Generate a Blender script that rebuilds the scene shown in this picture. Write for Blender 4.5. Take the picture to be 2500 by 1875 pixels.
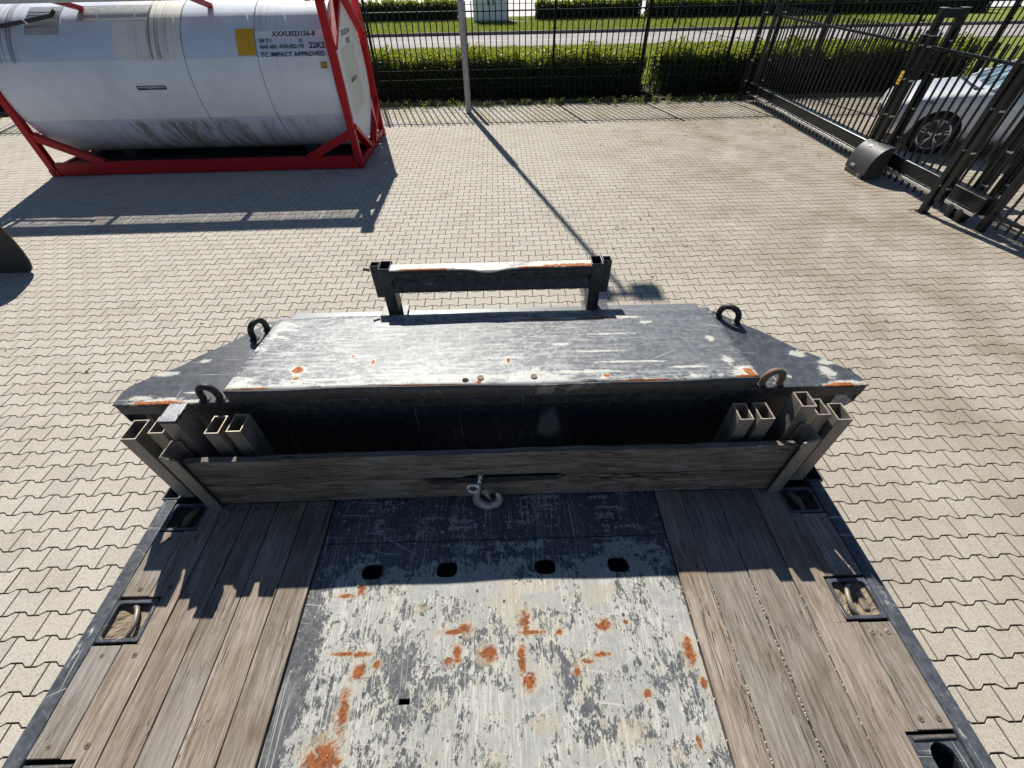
import bpy, bmesh, math, random
import numpy as np
from mathutils import Vector, Matrix
rng = np.random.default_rng(7); random.seed(7)
SC = bpy.context.scene
COL = SC.collection
for o in list(bpy.data.objects): bpy.data.objects.remove(o)
rad = math.radians

# ------------------------------------------------------------------ camera
CAM_H = 2.914
PITCH, YAW, ROLL = 0.7851, 0.0104, 0.0197
cp, sp = math.cos(PITCH), math.sin(PITCH)
fwd = Vector((math.sin(YAW)*cp, math.cos(YAW)*cp, -sp))
rt0 = Vector((math.cos(YAW), -math.sin(YAW), 0)); dn0 = fwd.cross(rt0)
rt = math.cos(ROLL)*rt0 + math.sin(ROLL)*dn0
dn = -math.sin(ROLL)*rt0 + math.cos(ROLL)*dn0
camd = bpy.data.cameras.new('camera'); cam = bpy.data.objects.new('camera', camd); COL.objects.link(cam)
M = Matrix.Identity(4)
for i in range(3):
    M[i][0] = rt[i]; M[i][1] = -dn[i]; M[i][2] = -fwd[i]
M[2][3] = CAM_H
cam.matrix_world = M
camd.sensor_width = 36; camd.sensor_fit = 'HORIZONTAL'; camd.lens = 36*1043.4/2500
camd.clip_start = 0.05; camd.clip_end = 1500
SC.camera = cam
SC.render.resolution_x = 1024; SC.render.resolution_y = 768

# ------------------------------------------------------------------ world, sun, exposure
SUN_AZ, SUN_EL = rad(-14.9), rad(41.6)
w = bpy.data.worlds.new('World'); SC.world = w; w.use_nodes = True
nt = w.node_tree; nt.nodes.clear()
wo = nt.nodes.new('ShaderNodeOutputWorld'); bg = nt.nodes.new('ShaderNodeBackground'); sky = nt.nodes.new('ShaderNodeTexSky')
sky.sky_type = 'NISHITA'; sky.sun_disc = False; sky.sun_elevation = SUN_EL; sky.sun_rotation = SUN_AZ
sky.altitude = 0; sky.air_density = 0.75; sky.dust_density = 0.15; sky.ozone_density = 1.6
bg.inputs[1].default_value = 0.058
nt.links.new(sky.outputs[0], bg.inputs[0]); nt.links.new(bg.outputs[0], wo.inputs[0])
sund = bpy.data.lights.new('sun', 'SUN'); sund.energy = 5.0; sund.angle = rad(0.53); sund.color = (1.0, 0.955, 0.88)
sun = bpy.data.objects.new('sun', sund); COL.objects.link(sun)
sdir = Vector((math.sin(SUN_AZ)*math.cos(SUN_EL), math.cos(SUN_AZ)*math.cos(SUN_EL), math.sin(SUN_EL)))
sun.rotation_euler = (-sdir).to_track_quat('-Z', 'Y').to_euler(); sun.location = sdir*60
vs = SC.view_settings
vs.view_transform = 'Standard'; vs.look = 'None'; vs.gamma = 1; vs.use_curve_mapping = False; vs.exposure = 0.52
SC.render.engine = 'CYCLES'

# ------------------------------------------------------------------ node helper
class N:
    def __init__(s, name):
        s.m = bpy.data.materials.new(name); s.m.use_nodes = True
        s.t = s.m.node_tree; s.t.nodes.clear()
        s.out = s.t.nodes.new('ShaderNodeOutputMaterial')
        s.b = s.t.nodes.new('ShaderNodeBsdfPrincipled'); s.t.links.new(s.b.outputs[0], s.out.inputs[0])
        s.tc = None
    def set(s, sock, v):
        if isinstance(v, bpy.types.NodeSocket): s.t.links.new(v, sock)
        elif v is not None:
            if hasattr(sock.default_value, '__len__') and not isinstance(v, (int, float)):
                v = tuple(v)
                if len(sock.default_value) == 4 and len(v) == 3: v = v+(1,)
                sock.default_value = v
            elif hasattr(sock.default_value, '__len__'):
                sock.default_value = tuple([v]*3+[1])[:len(sock.default_value)]
            else: sock.default_value = v
    def coord(s, kind='Object'):
        if s.tc is None: s.tc = s.t.nodes.new('ShaderNodeTexCoord')
        return s.tc.outputs[kind]
    def pos(s): return s.t.nodes.new('ShaderNodeNewGeometry').outputs['Position']
    def map(s, v, scale=(1,1,1), loc=(0,0,0), rot=(0,0,0)):
        n = s.t.nodes.new('ShaderNodeMapping'); s.set(n.inputs[0], v); n.inputs[1].default_value = loc
        n.inputs[2].default_value = rot; n.inputs[3].default_value = scale; return n.outputs[0]
    def noise(s, v, scale=5, detail=4, rough=.55, dist=0, color=False):
        n = s.t.nodes.new('ShaderNodeTexNoise'); s.set(n.inputs['Vector'], v); n.inputs['Scale'].default_value = scale
        n.inputs['Detail'].default_value = detail; n.inputs['Roughness'].default_value = rough; n.inputs['Distortion'].default_value = dist
        return n.outputs[1 if color else 0]
    def voro(s, v, scale=5, feature='F1', out=0, rnd=1):
        n = s.t.nodes.new('ShaderNodeTexVoronoi'); n.feature = feature; s.set(n.inputs['Vector'], v); n.inputs['Scale'].default_value = scale
        if 'Randomness' in n.inputs: n.inputs['Randomness'].default_value = rnd
        return n.outputs[out]
    def math(s, op, a, b=None, c=None, clamp=False):
        n = s.t.nodes.new('ShaderNodeMath'); n.operation = op; n.use_clamp = clamp
        s.set(n.inputs[0], a)
        if b is not None: s.set(n.inputs[1], b)
        if c is not None: s.set(n.inputs[2], c)
        return n.outputs[0]
    def vm(s, op, a, b=None, out=0):
        n = s.t.nodes.new('ShaderNodeVectorMath'); n.operation = op; s.set(n.inputs[0], a)
        if b is not None: s.set(n.inputs[1], b)
        return n.outputs[out]
    def sep(s, v):
        n = s.t.nodes.new('ShaderNodeSeparateXYZ'); s.set(n.inputs[0], v); return n.outputs
    def comb(s, x, y, z):
        n = s.t.nodes.new('ShaderNodeCombineXYZ')
        for i, q in enumerate((x, y, z)): s.set(n.inputs[i], q)
        return n.outputs[0]
    def range(s, v, a, b, c=0., d=1., smooth=False):
        n = s.t.nodes.new('ShaderNodeMapRange'); n.clamp = True
        if smooth: n.interpolation_type = 'SMOOTHSTEP'
        s.set(n.inputs[0], v)
        for i, q in enumerate((a, b, c, d)): s.set(n.inputs[i+1], q)
        return n.outputs[0]
    def mix(s, f, a, b, mode='MIX'):
        n = s.t.nodes.new('ShaderNodeMix'); n.data_type = 'RGBA'; n.blend_type = mode; n.clamp_factor = True
        s.set(n.inputs[0], f); s.set(n.inputs[6], a); s.set(n.inputs[7], b); return n.outputs[2]
    def ramp(s, f, stops):
        n = s.t.nodes.new('ShaderNodeValToRGB'); s.set(n.inputs[0], f); e = n.color_ramp.elements
        while len(e) < len(stops): e.new(0.5)
        for i, (p, c) in enumerate(stops):
            e[i].position = p; e[i].color = tuple(c)+(1,) if len(c) == 3 else c
        return n.outputs[0]
    def attr(s, name, out='Fac'):
        n = s.t.nodes.new('ShaderNodeAttribute'); n.attribute_name = name; return n.outputs[out]
    def orand(s): return s.t.nodes.new('ShaderNodeObjectInfo').outputs['Random']
    def bump(s, h, strength=.3, dist=.01, normal=None):
        n = s.t.nodes.new('ShaderNodeBump'); n.inputs['Strength'].default_value = strength; n.inputs['Distance'].default_value = dist
        s.set(n.inputs['Height'], h)
        if normal is not None: s.t.links.new(normal, n.inputs['Normal'])
        s.t.links.new(n.outputs[0], s.b.inputs['Normal']); return n.outputs[0]
    def bs(s, color=None, rough=None, metal=None, spec=None, coat=None):
        if color is not None: s.set(s.b.inputs['Base Color'], color)
        if rough is not None: s.set(s.b.inputs['Roughness'], rough)
        if metal is not None: s.set(s.b.inputs['Metallic'], metal)
        if spec is not None: s.set(s.b.inputs['Specular IOR Level'], spec)
        if coat is not None: s.set(s.b.inputs['Coat Weight'], coat)
        return s.m
    def scratch(s, v, rot, along, across, thr, off):
        q = s.noise(s.map(s.map(v, (1, 1, 1), (0, 0, 0), (0, 0, rot)), (along, across, 1), off), 1, 0, .5)
        k = s.noise(s.map(v, (1, 1, 1), (off[0]*3+1, off[1]*5+2, 0)), 4.5, 2, .6)
        return s.math('MULTIPLY', s.range(q, thr, thr+.04), s.range(k, .46, .6))
    def blots(s, v, lst, nz, amp=.5):
        """max over soft ellipses (cx,cy,rx,ry) in the xy of v, edge broken by nz"""
        acc = None
        for (a, b, rx, ry) in lst:
            d = s.vm('SUBTRACT', v, (a, b, 0)); d = s.vm('MULTIPLY', d, (1/rx, 1/ry, 0)); l = s.vm('LENGTH', d, out=1)
            q = s.math('SUBTRACT', 1.0, l)
            acc = q if acc is None else s.math('MAXIMUM', acc, q)
        return s.math('ADD', acc, s.math('MULTIPLY', s.math('SUBTRACT', nz, .5), amp*2))
MT = {}

def plain(name, col, rough=.6, metal=0, var=.12, scale=20, spec=.5, bump=0):
    n = N(name); v = n.coord(); z = n.noise(v, scale, 5, .6); z2 = n.noise(v, scale*.15, 3)
    c = n.mix(n.range(n.math('ADD', n.math('MULTIPLY', z, .6), n.math('MULTIPLY', z2, .4)), .3, .7), [q*(1-var) for q in col], [min(1, q*(1+var)) for q in col])
    n.bs(c, n.range(z, .3, .7, max(0, rough-.08), min(1, rough+.08)), metal, spec)
    if bump: n.bump(z, bump, .004)
    MT[name] = n.m; return n.m

def mat_paver():
    n = N('paver'); p = n.pos()
    r = n.math('FRACT', n.math('ADD', n.attr('rnd'), n.orand()))
    c = n.ramp(r, [(0, (.425, .39, .335)), (.25, (.455, .418, .357)), (.7, (.465, .433, .38)), (.93, (.45, .42, .37)), (1, (.405, .375, .33))])
    sp = n.noise(p, 150, 4, .8); sp2 = n.noise(p, 48, 4, .7)
    c = n.mix(n.range(sp, .50, .62), c, n.mix(1, c, (1.30, 1.28, 1.24), 'MULTIPLY'))
    c = n.mix(n.range(sp, .47, .34), c, n.mix(1, c, (.58, .55, .50), 'MULTIPLY'))
    c = n.mix(n.range(sp2, .48, .66), c, n.mix(1, c, (.80, .785, .76), 'MULTIPLY'))
    # brown traffic grime towards the gate, green film near the fence
    x, y, z = n.sep(p)
    bl = n.noise(p, .9, 7, .68, .4)
    g = n.math('MULTIPLY', n.range(x, .3, 4.6, 0, 1), n.range(bl, .28, .70))
    c = n.mix(n.math('MULTIPLY', g, .9), c, n.mix(1, c, (.50, .435, .36), 'MULTIPLY'))
    bl2 = n.noise(n.map(p, (1, 1, 1), (7, 3, 0)), .8, 4, .65)
    gr = n.math('MULTIPLY', n.range(y, 9.2, 12.8), n.range(bl2, .46, .64))
    c = n.mix(n.math('MULTIPLY', gr, .55), c, n.mix(1, c, (.72, .70, .42), 'MULTIPLY'))
    bl3 = n.noise(n.map(p, (1, 1, 1), (2, 9, 0)), 1.7, 5, .65)
    c = n.mix(n.math('MULTIPLY', n.range(bl3, .52, .72), .5), c, n.mix(1, c, (.7, .68, .66), 'MULTIPLY'))
    n.bs(c, .92, 0, .25); n.bump(n.math('ADD', sp, n.math('MULTIPLY', sp2, .5)), .35, .0025)
    MT['paver'] = n.m
mat_paver()

def mat_joint():
    n = N('joint_soil'); p = n.pos(); z = n.noise(p, 40, 5, .7); z2 = n.noise(p, 1.2, 3)
    c = n.mix(n.range(z, .35, .7), (.030, .024, .018), (.075, .060, .043))
    c = n.mix(n.math('MULTIPLY', n.range(z2, .55, .7), .35), c, (.06, .07, .02))
    n.bs(c, 1, 0, .1); n.bump(z, .6, .004); MT['joint'] = n.m
mat_joint()

def mat_asphalt():
    n = N('asphalt'); p = n.pos(); z = n.noise(p, 60, 4, .7); z2 = n.noise(p, .5, 4)
    c = n.mix(n.range(z2, .3, .7), (.30, .27, .26), (.36, .33, .315)); c = n.mix(n.range(z, .55, .75), c, (.42, .40, .38)); c = n.mix(n.range(z, .45, .25), c, (.2, .19, .18))
    n.bs(c, .9, 0, .3); n.bump(z, .3, .004); MT['asphalt'] = n.m
mat_asphalt()

def mat_grass():
    n = N('grass'); p = n.pos(); z = n.noise(p, 3, 5, .6); z2 = n.noise(p, 50, 3, .7)
    c = n.mix(n.range(z, .3, .7), (.15, .19, .025), (.23, .27, .045)); c = n.mix(n.range(z2, .5, .8), c, (.31, .32, .09)); c = n.mix(n.range(z2, .45, .2), c, (.03, .05, .01))
    n.bs(c, .9, 0, .2); n.bump(z2, .8, .03); MT['grass'] = n.m
    n = N('grass_blade'); r = n.attr('rnd'); c = n.ramp(r, [(0, (.14, .19, .025)), (.6, (.24, .29, .045)), (1, (.38, .38, .12))])
    n.bs(c, .6, 0, .3)
    tr = n.t.nodes.new('ShaderNodeBsdfTranslucent'); n.set(tr.inputs[0], c); ms = n.t.nodes.new('ShaderNodeMixShader'); ms.inputs[0].default_value = .6
    n.t.links.new(n.b.outputs[0], ms.inputs[1]); n.t.links.new(tr.outputs[0], ms.inputs[2]); n.t.links.new(ms.outputs[0], n.out.inputs[0]); MT['blade'] = n.m
mat_grass()

def mat_leaf(name, stops, tl=.45):
    n = N(name); r = n.attr('rnd'); c = n.ramp(r, stops)
    n.bs(c, .42, 0, .4)
    tr = n.t.nodes.new('ShaderNodeBsdfTranslucent'); n.set(tr.inputs[0], n.mix(1, c, (1.5, 1.45, .7), 'MULTIPLY')); ms = n.t.nodes.new('ShaderNodeMixShader'); ms.inputs[0].default_value = tl
    n.t.links.new(n.b.outputs[0], ms.inputs[1]); n.t.links.new(tr.outputs[0], ms.inputs[2]); n.t.links.new(ms.outputs[0], n.out.inputs[0]); MT[name] = n.m
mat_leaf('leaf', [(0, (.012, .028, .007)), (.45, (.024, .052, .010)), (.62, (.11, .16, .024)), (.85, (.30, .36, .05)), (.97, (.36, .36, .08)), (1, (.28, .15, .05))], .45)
plain('hedge_core_dark', (.012, .022, .008), .9, 0, .5, 14)
plain('twig', (.10, .07, .045), .9, 0, .3, 30)

# ---- metals and paints of the trailer
def mat_deckplate():
    n = N('deck_plate_paint'); v = n.coord(); x, y, z = n.sep(v)
    def nz(sx, sy, ox=0, oy=0, det=5, ro=.7, di=.3): return n.noise(n.map(v, (sx, sy, 1), (ox, oy, 0)), 1, det, ro, di)
    add = lambda *q: __import__('functools').reduce(lambda a_, b_: n.math('ADD', a_, b_), q)
    mul = lambda a_, b_: n.math('MULTIPLY', a_, b_)
    front = n.range(y, .70, .50, 1, 0, True)                            # more paint left at the front; also paints in the shade of the lid
    lft = n.range(x, -.66, -.54, 1, 0, True)
    # bare pale layers under the paint
    cream = nz(150, 12, 0, 0, 5, .75, .2); tone = nz(5, 4, 3, 1); grey = nz(6.5, 5.2, 9, 4, 5, .62, .8); warm = nz(3.4, 3.6, 1, 7, 4, .6, .6); fine = nz(90, 60, 4, 4, 5, .75)
    base = n.mix(n.range(tone, .38, .62), (.315, .306, .265), (.375, .378, .365))
    base = n.mix(mul(n.range(cream, .47, .62), .85), base, (.53, .522, .465)); base = n.mix(mul(n.range(cream, .50, .36), .6), base, (.25, .245, .21))
    base = n.mix(mul(n.range(warm, .52, .68), .38), base, (.40, .335, .21))
    base = n.mix(mul(n.range(fine, .55, .70), .5), base, (.27, .27, .25))
    gm = mul(n.range(grey, .49, .56), .85); base = n.mix(gm, base, n.mix(n.range(fine, .4, .65), (.25, .255, .25), (.36, .36, .34)))
    # remaining paint: crisp flakes in clusters, streaks along the trailer
    fl = nz(68, 40, 2, 6, 6, .78, .5); fl2 = nz(140, 50, 5, 1, 5, .78, .4); clu = nz(9, 6.5, 6, 2, 5, .68, .8); clu2 = nz(2.1, 1.9, 1, 3, 3, .6)
    hor = nz(7, 38, 8, 8, 5, .7, .6)
    f = add(.045, mul(fl, .38), mul(fl2, .26), mul(clu, .34), mul(clu2, .10), mul(front, .085), mul(lft, .085), mul(mul(n.math('SUBTRACT', hor, .5), front), .55))
    f = n.math('SUBTRACT', f, mul(gm, .035))
    pm = n.range(f, .594, .610)
    halo = mul(n.range(f, .565, .594), .4)
    base = n.mix(halo, base, (.52, .50, .42))
    paint = n.mix(n.range(clu, .35, .65), (.034, .038, .045), (.085, .09, .097)); paint = n.mix(mul(n.range(fine, .47, .66), .6), paint, (.22, .225, .22))
    c = n.mix(pm, base, paint)
    # straight scratches and pecks
    scm = None
    for i, (ro, al, ac, th) in enumerate(((.05, 4, 190, .79), (1.52, 3, 260, .67), (1.62, 7, 330, .66), (-.5, 4, 200, .79), (.5, 4, 200, .78), (1.2, 5, 220, .77), (.12, 7, 230, .76))):
        q = n.scratch(v, ro, al, ac, th, (i*1.3, i*2.1, 0)); scm = q if scm is None else n.math('MAXIMUM', scm, q)
    c = n.mix(mul(scm, .5), c, (.52, .515, .47))
    c = n.mix(mul(n.range(n.voro(n.map(v, (1, .7, 1)), 34), .14, .08), n.range(nz(7, 7, 3, 3), .48, .54)), c, (.50, .49, .42))
    c = n.mix(mul(n.range(n.voro(n.map(v, (1, .8, 1), (3, 5, 0)), 22), .13, .08), n.range(nz(6, 6, 8, 1), .50, .55)), c, (.04, .043, .048))
    # rust patches
    rn = nz(46, 46, 2, 2, 5, .75, .5); rn2 = nz(110, 110, 1, 5, 4, .7)
    RB = [(-.49, .515, .016, .020), (-.54, .497, .035, .008), (-.185, .386, .050, .010), (-.15, .392, .024, .022), (.03, .410, .017, .036), (.05, .378, .045, .009), (.27, .392, .036, .017), (.335, .398, .010, .008), (.13, .377, .012, .010),
          (-.45, .335, .035, .009), (-.505, .337, .045, .007), (-.445, .295, .026, .022), (-.40, .305, .014, .013), (-.47, .205, .020, .052), (-.50, .10, .050, .050), (-.48, .06, .045, .045), (-.17, .332, .014, .026), (-.195, .31, .016, .016), (-.085, .328, .030, .026),
          (.015, .305, .016, .040), (.035, .255, .024, .026), (.245, .315, .030, .010), (.20, .30, .018, .009), (.172, .275, .010, .016), (.503, .315, .020, .042), (.517, .24, .012, .018), (.462, .115, .010, .020), (.355, .22, .012, .010)]
    RB2 = [(.26, .478, .055, .032), (.29, .495, .05, .02), (-.30, .45, .03, .02), (.30, .14, .05, .04), (.07, .16, .05, .03), (-.06, .09, .03, .02), (.40, .09, .03, .025)]
    wob = nz(30, 30, 3, 7, 6, .8, 1.1)
    tan = n.blots(v, RB2, wob, 2.0); c = n.mix(mul(n.range(tan, .1, .5), .45), c, n.mix(n.range(rn, .4, .62), (.38, .36, .28), (.42, .31, .17)))
    rb = n.blots(v, RB, wob, 1.7)
    c = n.mix(mul(n.range(rb, -.55, .2), .8), c, n.mix(n.range(rn, .40, .62), (.37, .355, .30), (.42, .32, .20)))
    rust = n.mix(n.range(rn, .38, .60), (.115, .030, .009), (.27, .080, .018)); rust = n.mix(mul(n.range(rn2, .50, .64), .7), rust, (.36, .135, .04)); rust = n.mix(mul(n.range(rn2, .46, .34), .6), rust, (.06, .02, .009))
    rm = mul(n.range(rb, .08, .40), n.range(rn, .30, .46)); c = n.mix(rm, c, rust)
    n.bs(c, add(n.range(pm, 0, 1, .62, .42), mul(rm, .3)), 0, .4)
    n.bump(add(mul(pm, .7), mul(fine, .25), mul(rn, mul(rm, .8))), .4, .0012)
    MT['deckplate'] = n.m
mat_deckplate()

def mat_worn(name, paint, amount, stretch=(5, 14), rusty=(), light=(.56, .56, .52), seed=0, rough=.4, haze=.0, whites=(), edge=None, scuff=None, spec=.5):
    """dark paint with flaked pale patches, scratches and given rust / bare spots (xy ellipses)"""
    n = N(name); v = n.coord(); o = (seed*3.1, seed*1.7, seed*2.3)
    a = n.noise(n.map(v, (stretch[0], stretch[1], 6), o), 1, 6, .72, .7); b = n.noise(n.map(v, (3, 3, 3), o), 1, 3, .6); d = n.noise(n.map(v, (1, 1, 1), o), 42, 5, .75)
    f = n.math('ADD', n.math('MULTIPLY', a, .55), n.math('ADD', n.math('MULTIPLY', b, .3), n.math('MULTIPLY', d, .15)))
    if edge is not None: f = n.math('ADD', f, edge(n, v))
    m = n.range(f, 1-amount, 1-amount+.03)
    sm = None
    for i, (ro, al, ac, th) in enumerate(((.03, 4, 200, .77), (1.5, 6, 220, .78), (-.45, 4, 210, .79), (.6, 4, 210, .79))):
        q = n.scratch(v, ro, al, ac, th, (i*1.3+seed, i*2.1, 0)); sm = q if sm is None else n.math('MAXIMUM', sm, q)
    pc = n.mix(n.range(b, .3, .7), [q*.75 for q in paint], [q*1.35 for q in paint])
    pc = n.mix(n.math('MULTIPLY', n.range(d, .4, .75), .25+haze), pc, (.26, .27, .28))
    if scuff is not None:
        for (sx, sy, lo, hi, amt) in ((9, 70, .49, .60, .6), (60, 60, .53, .62, .55), (24, 30, .52, .66, .5)):
            q = n.range(n.noise(n.map(v, (sx, sy, 8), (sx*.1, sy*.03, 0)), 1, 4, .7, .2), lo, hi)
            pc = n.mix(n.math('MULTIPLY', n.math('MULTIPLY', q, scuff(n, v)), amt*1.05), pc, (.46, .465, .455))
    lc = n.mix(n.range(d, .35, .65), [q*.72 for q in light], light)
    c = n.mix(m, pc, lc); c = n.mix(n.math('MULTIPLY', sm, .75), c, light)
    rg = n.range(m, 0, 1, rough, .62)
    rn = n.noise(n.map(v, (1, 1, 1), o), 16, 5, .75, .6)
    if whites:
        wb = n.blots(v, whites, n.noise(n.map(v, (1, 2.2, 1), o), 26, 6, .8, .8), 1.5); wm = n.math('MULTIPLY', n.range(wb, .10, .38), .72); c = n.mix(wm, c, n.mix(n.range(d, .3, .7), (.5, .5, .42), (.66, .66, .6))); rg = n.mix(wm, rg, .65)
    if rusty:
        rb = n.blots(v, rusty, n.noise(n.map(v, (1, 1.4, 1), o), 30, 6, .8, .8), 1.3); c = n.mix(n.math('MULTIPLY', n.range(rb, -.25, .1), .8), c, (.55, .53, .44))
        rm = n.range(rb, .12, .28); c = n.mix(rm, c, n.mix(n.range(d, .35, .65), (.20, .055, .016), (.46, .15, .04))); rg = n.mix(rm, rg, .85)
    n.bs(c, rg, 0, spec); n.bump(n.math('ADD', n.math('MULTIPLY', m, -.5), n.math('MULTIPLY', b, .4)), .25, .0015)
    MT[name] = n.m; return n.m

def lid_scuff_sheen(n, v):
    x, y, z = n.sep(v); k = n.noise(n.map(v, (2.2, 3, 1), (4, 4, 0)), 1, 3, .6)
    g = n.math('MAXIMUM', n.range(x, .60, .0, .25, 1.0, True), n.range(y, 1.16, 1.03, 0, .9, True)); return n.math('MULTIPLY', g, n.range(k, .3, .58, .35, 1.0))  # scuffs grow towards the left, where they also paint in the whitish sheen
def lid_edge(n, v):
    x, y, z = n.sep(v)
    e = n.range(y, 1.12, 1.0, 0, .13, True); e = n.math('ADD', e, n.range(x, .73, .83, 0, .09, True))
    return n.math('ADD', e, n.range(x, -.80, -.93, 0, .07, True))
LID_RUST = [(.80, 1.01, .05, .012), (.815, 1.03, .02, .03), (.45, 1.004, .12, .006), (-.3, 1.003, .22, .006), (-.86, 1.004, .1, .006), (-.73, 1.10, .022, .025), (-.72, 1.055, .014, .01), (.33, 1.03, .014, .01), (-.48, 1.14, .008, .014), (-.56, 1.18, .008, .008),
            (.12, 1.40, .1, .010), (.36, 1.40, .12, .012), (.0, 1.13, .008, .02), (-.1, 1.016, .012, .01)]
LID_WHITE = [(.42, 1.105, .17, .007), (.16, 1.405, .22, .009), (.44, 1.40, .13, .011), (-.73, 1.10, .04, .032), (-.9, 1.02, .05, .016), (.77, 1.10, .022, .03), (.80, 1.03, .06, .04), (.2, 1.22, .04, .012), (.33, 1.17, .10, .007), (-.42, 1.32, .04, .010),
             (.62, 1.07, .09, .008), (.24, 1.055, .16, .010), (-.1, 1.045, .2, .016), (-.35, 1.045, .18, .012), (.55, 1.36, .03, .012), (.76, 1.24, .02, .022), (-.62, 1.045, .12, .010), (.40, 1.28, .12, .006)]
mat_worn('lid_paint', (.085, .092, .104), .40, (4, 12), LID_RUST, (.56, .56, .52), 1, .44, .30, LID_WHITE, lid_edge, lid_scuff_sheen, .30)
WING_W = [(-1.235, 1.15, .055, .018), (-1.13, 1.215, .025, .014), (-1.26, 1.03, .05, .014), (-1.18, 1.018, .08, .016), (-1.07, 1.01, .06, .009), (1.15, 1.12, .045, .02), (1.07, 1.17, .035, .024), (1.12, 1.07, .03, .035), (1.16, 1.015, .08, .014), (-.975, 1.41, .02, .03), (.98, 1.05, .012, .01), (-1.09, 1.05, .03, .006)]
WING_R = [(-1.24, 1.006, .05, .010), (-1.16, 1.006, .07, .012), (1.14, 1.006, .07, .012)]
mat_worn('wing_paint', (.042, .047, .058), .33, (7, 7), WING_R, (.6, .6, .55), 2, .42, .08, WING_W, None, None, .35)
mat_worn('ledge_paint', (.12, .13, .145), .36, (6, 6), (), (.45, .45, .43), 7, .45, .4)
mat_worn('rail_paint', (.04, .046, .056), .42, (40, 5), (), (.5, .5, .47), 3, .45, .12)
mat_worn('dark_paint', (.009, .010, .013), .25, (6, 6), (), (.30, .30, .28), 4, .5)
mat_worn('rack_paint', (.014, .015, .018), .32, (9, 9), (), (.22, .21, .20), 5, .48)
mat_worn('rack_top', (.12, .115, .11), .56, (6, 18), [(.30, 1.555, .2, .012), (-.33, 1.55, .13, .008), (.1, 1.549, .1, .006)], (.66, .64, .56), 6, .5)
mat_worn('lip_paint', (.06, .05, .042), .42, (5, 5), (), (.30, .27, .22), 8, .6)

def mat_steel(name, a, b, rough=.5, metal=.6, rustc=(.22, .11, .05), ra=.5, scale=9):
    n = N(name); v = n.coord(); r = n.orand()
    v2 = n.vm('ADD', v, n.comb(n.math('MULTIPLY', r, 9), n.math('MULTIPLY', r, 5), 0))
    z = n.noise(n.map(v2, (3, 3, 1)), scale, 5, .7, .4); z2 = n.noise(v2, scale*6, 4, .7); z3 = n.noise(v2, 3, 3)
    c = n.mix(n.range(z, .3, .7), a, b); c = n.mix(n.math('MULTIPLY', n.range(z3, .5, .72), ra), c, rustc); c = n.mix(n.math('MULTIPLY', n.range(z2, .56, .75), .4), c, [q*1.7 for q in b])
    n.bs(c, n.range(z, .3, .7, rough-.1, rough+.15), metal, .5); n.bump(z2, .2, .001); MT[name] = n.m; return n.m
mat_steel('stake_steel', (.15, .13, .11), (.32, .285, .24), .48, .35, (.24, .14, .075), .45)
mat_steel('rim_sunlit', (.45, .36, .28), (.7, .62, .5), .4, .5, (.5, .28, .12), .5, 20)  # paler than the tube steel, paints in the sunlit tube rims
mat_steel('galvanised', (.24, .25, .26), (.36, .37, .38), .48, .55, (.42, .43, .43), .5, 7)
mat_steel('hook_steel', (.30, .30, .28), (.48, .48, .45), .42, .5, (.3, .27, .2), .4, 30)
mat_steel('rusty_iron', (.10, .07, .05), (.22, .16, .11), .7, .25, (.30, .15, .07), .7, 30)
mat_steel('eye_iron', (.008, .008, .009), (.022, .021, .021), .5, .1, (.10, .05, .025), .3, 16)
mat_steel('zinc_bright', (.5, .5, .5), (.7, .7, .68), .3, .8, (.4, .36, .3), .2, 30)

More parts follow.
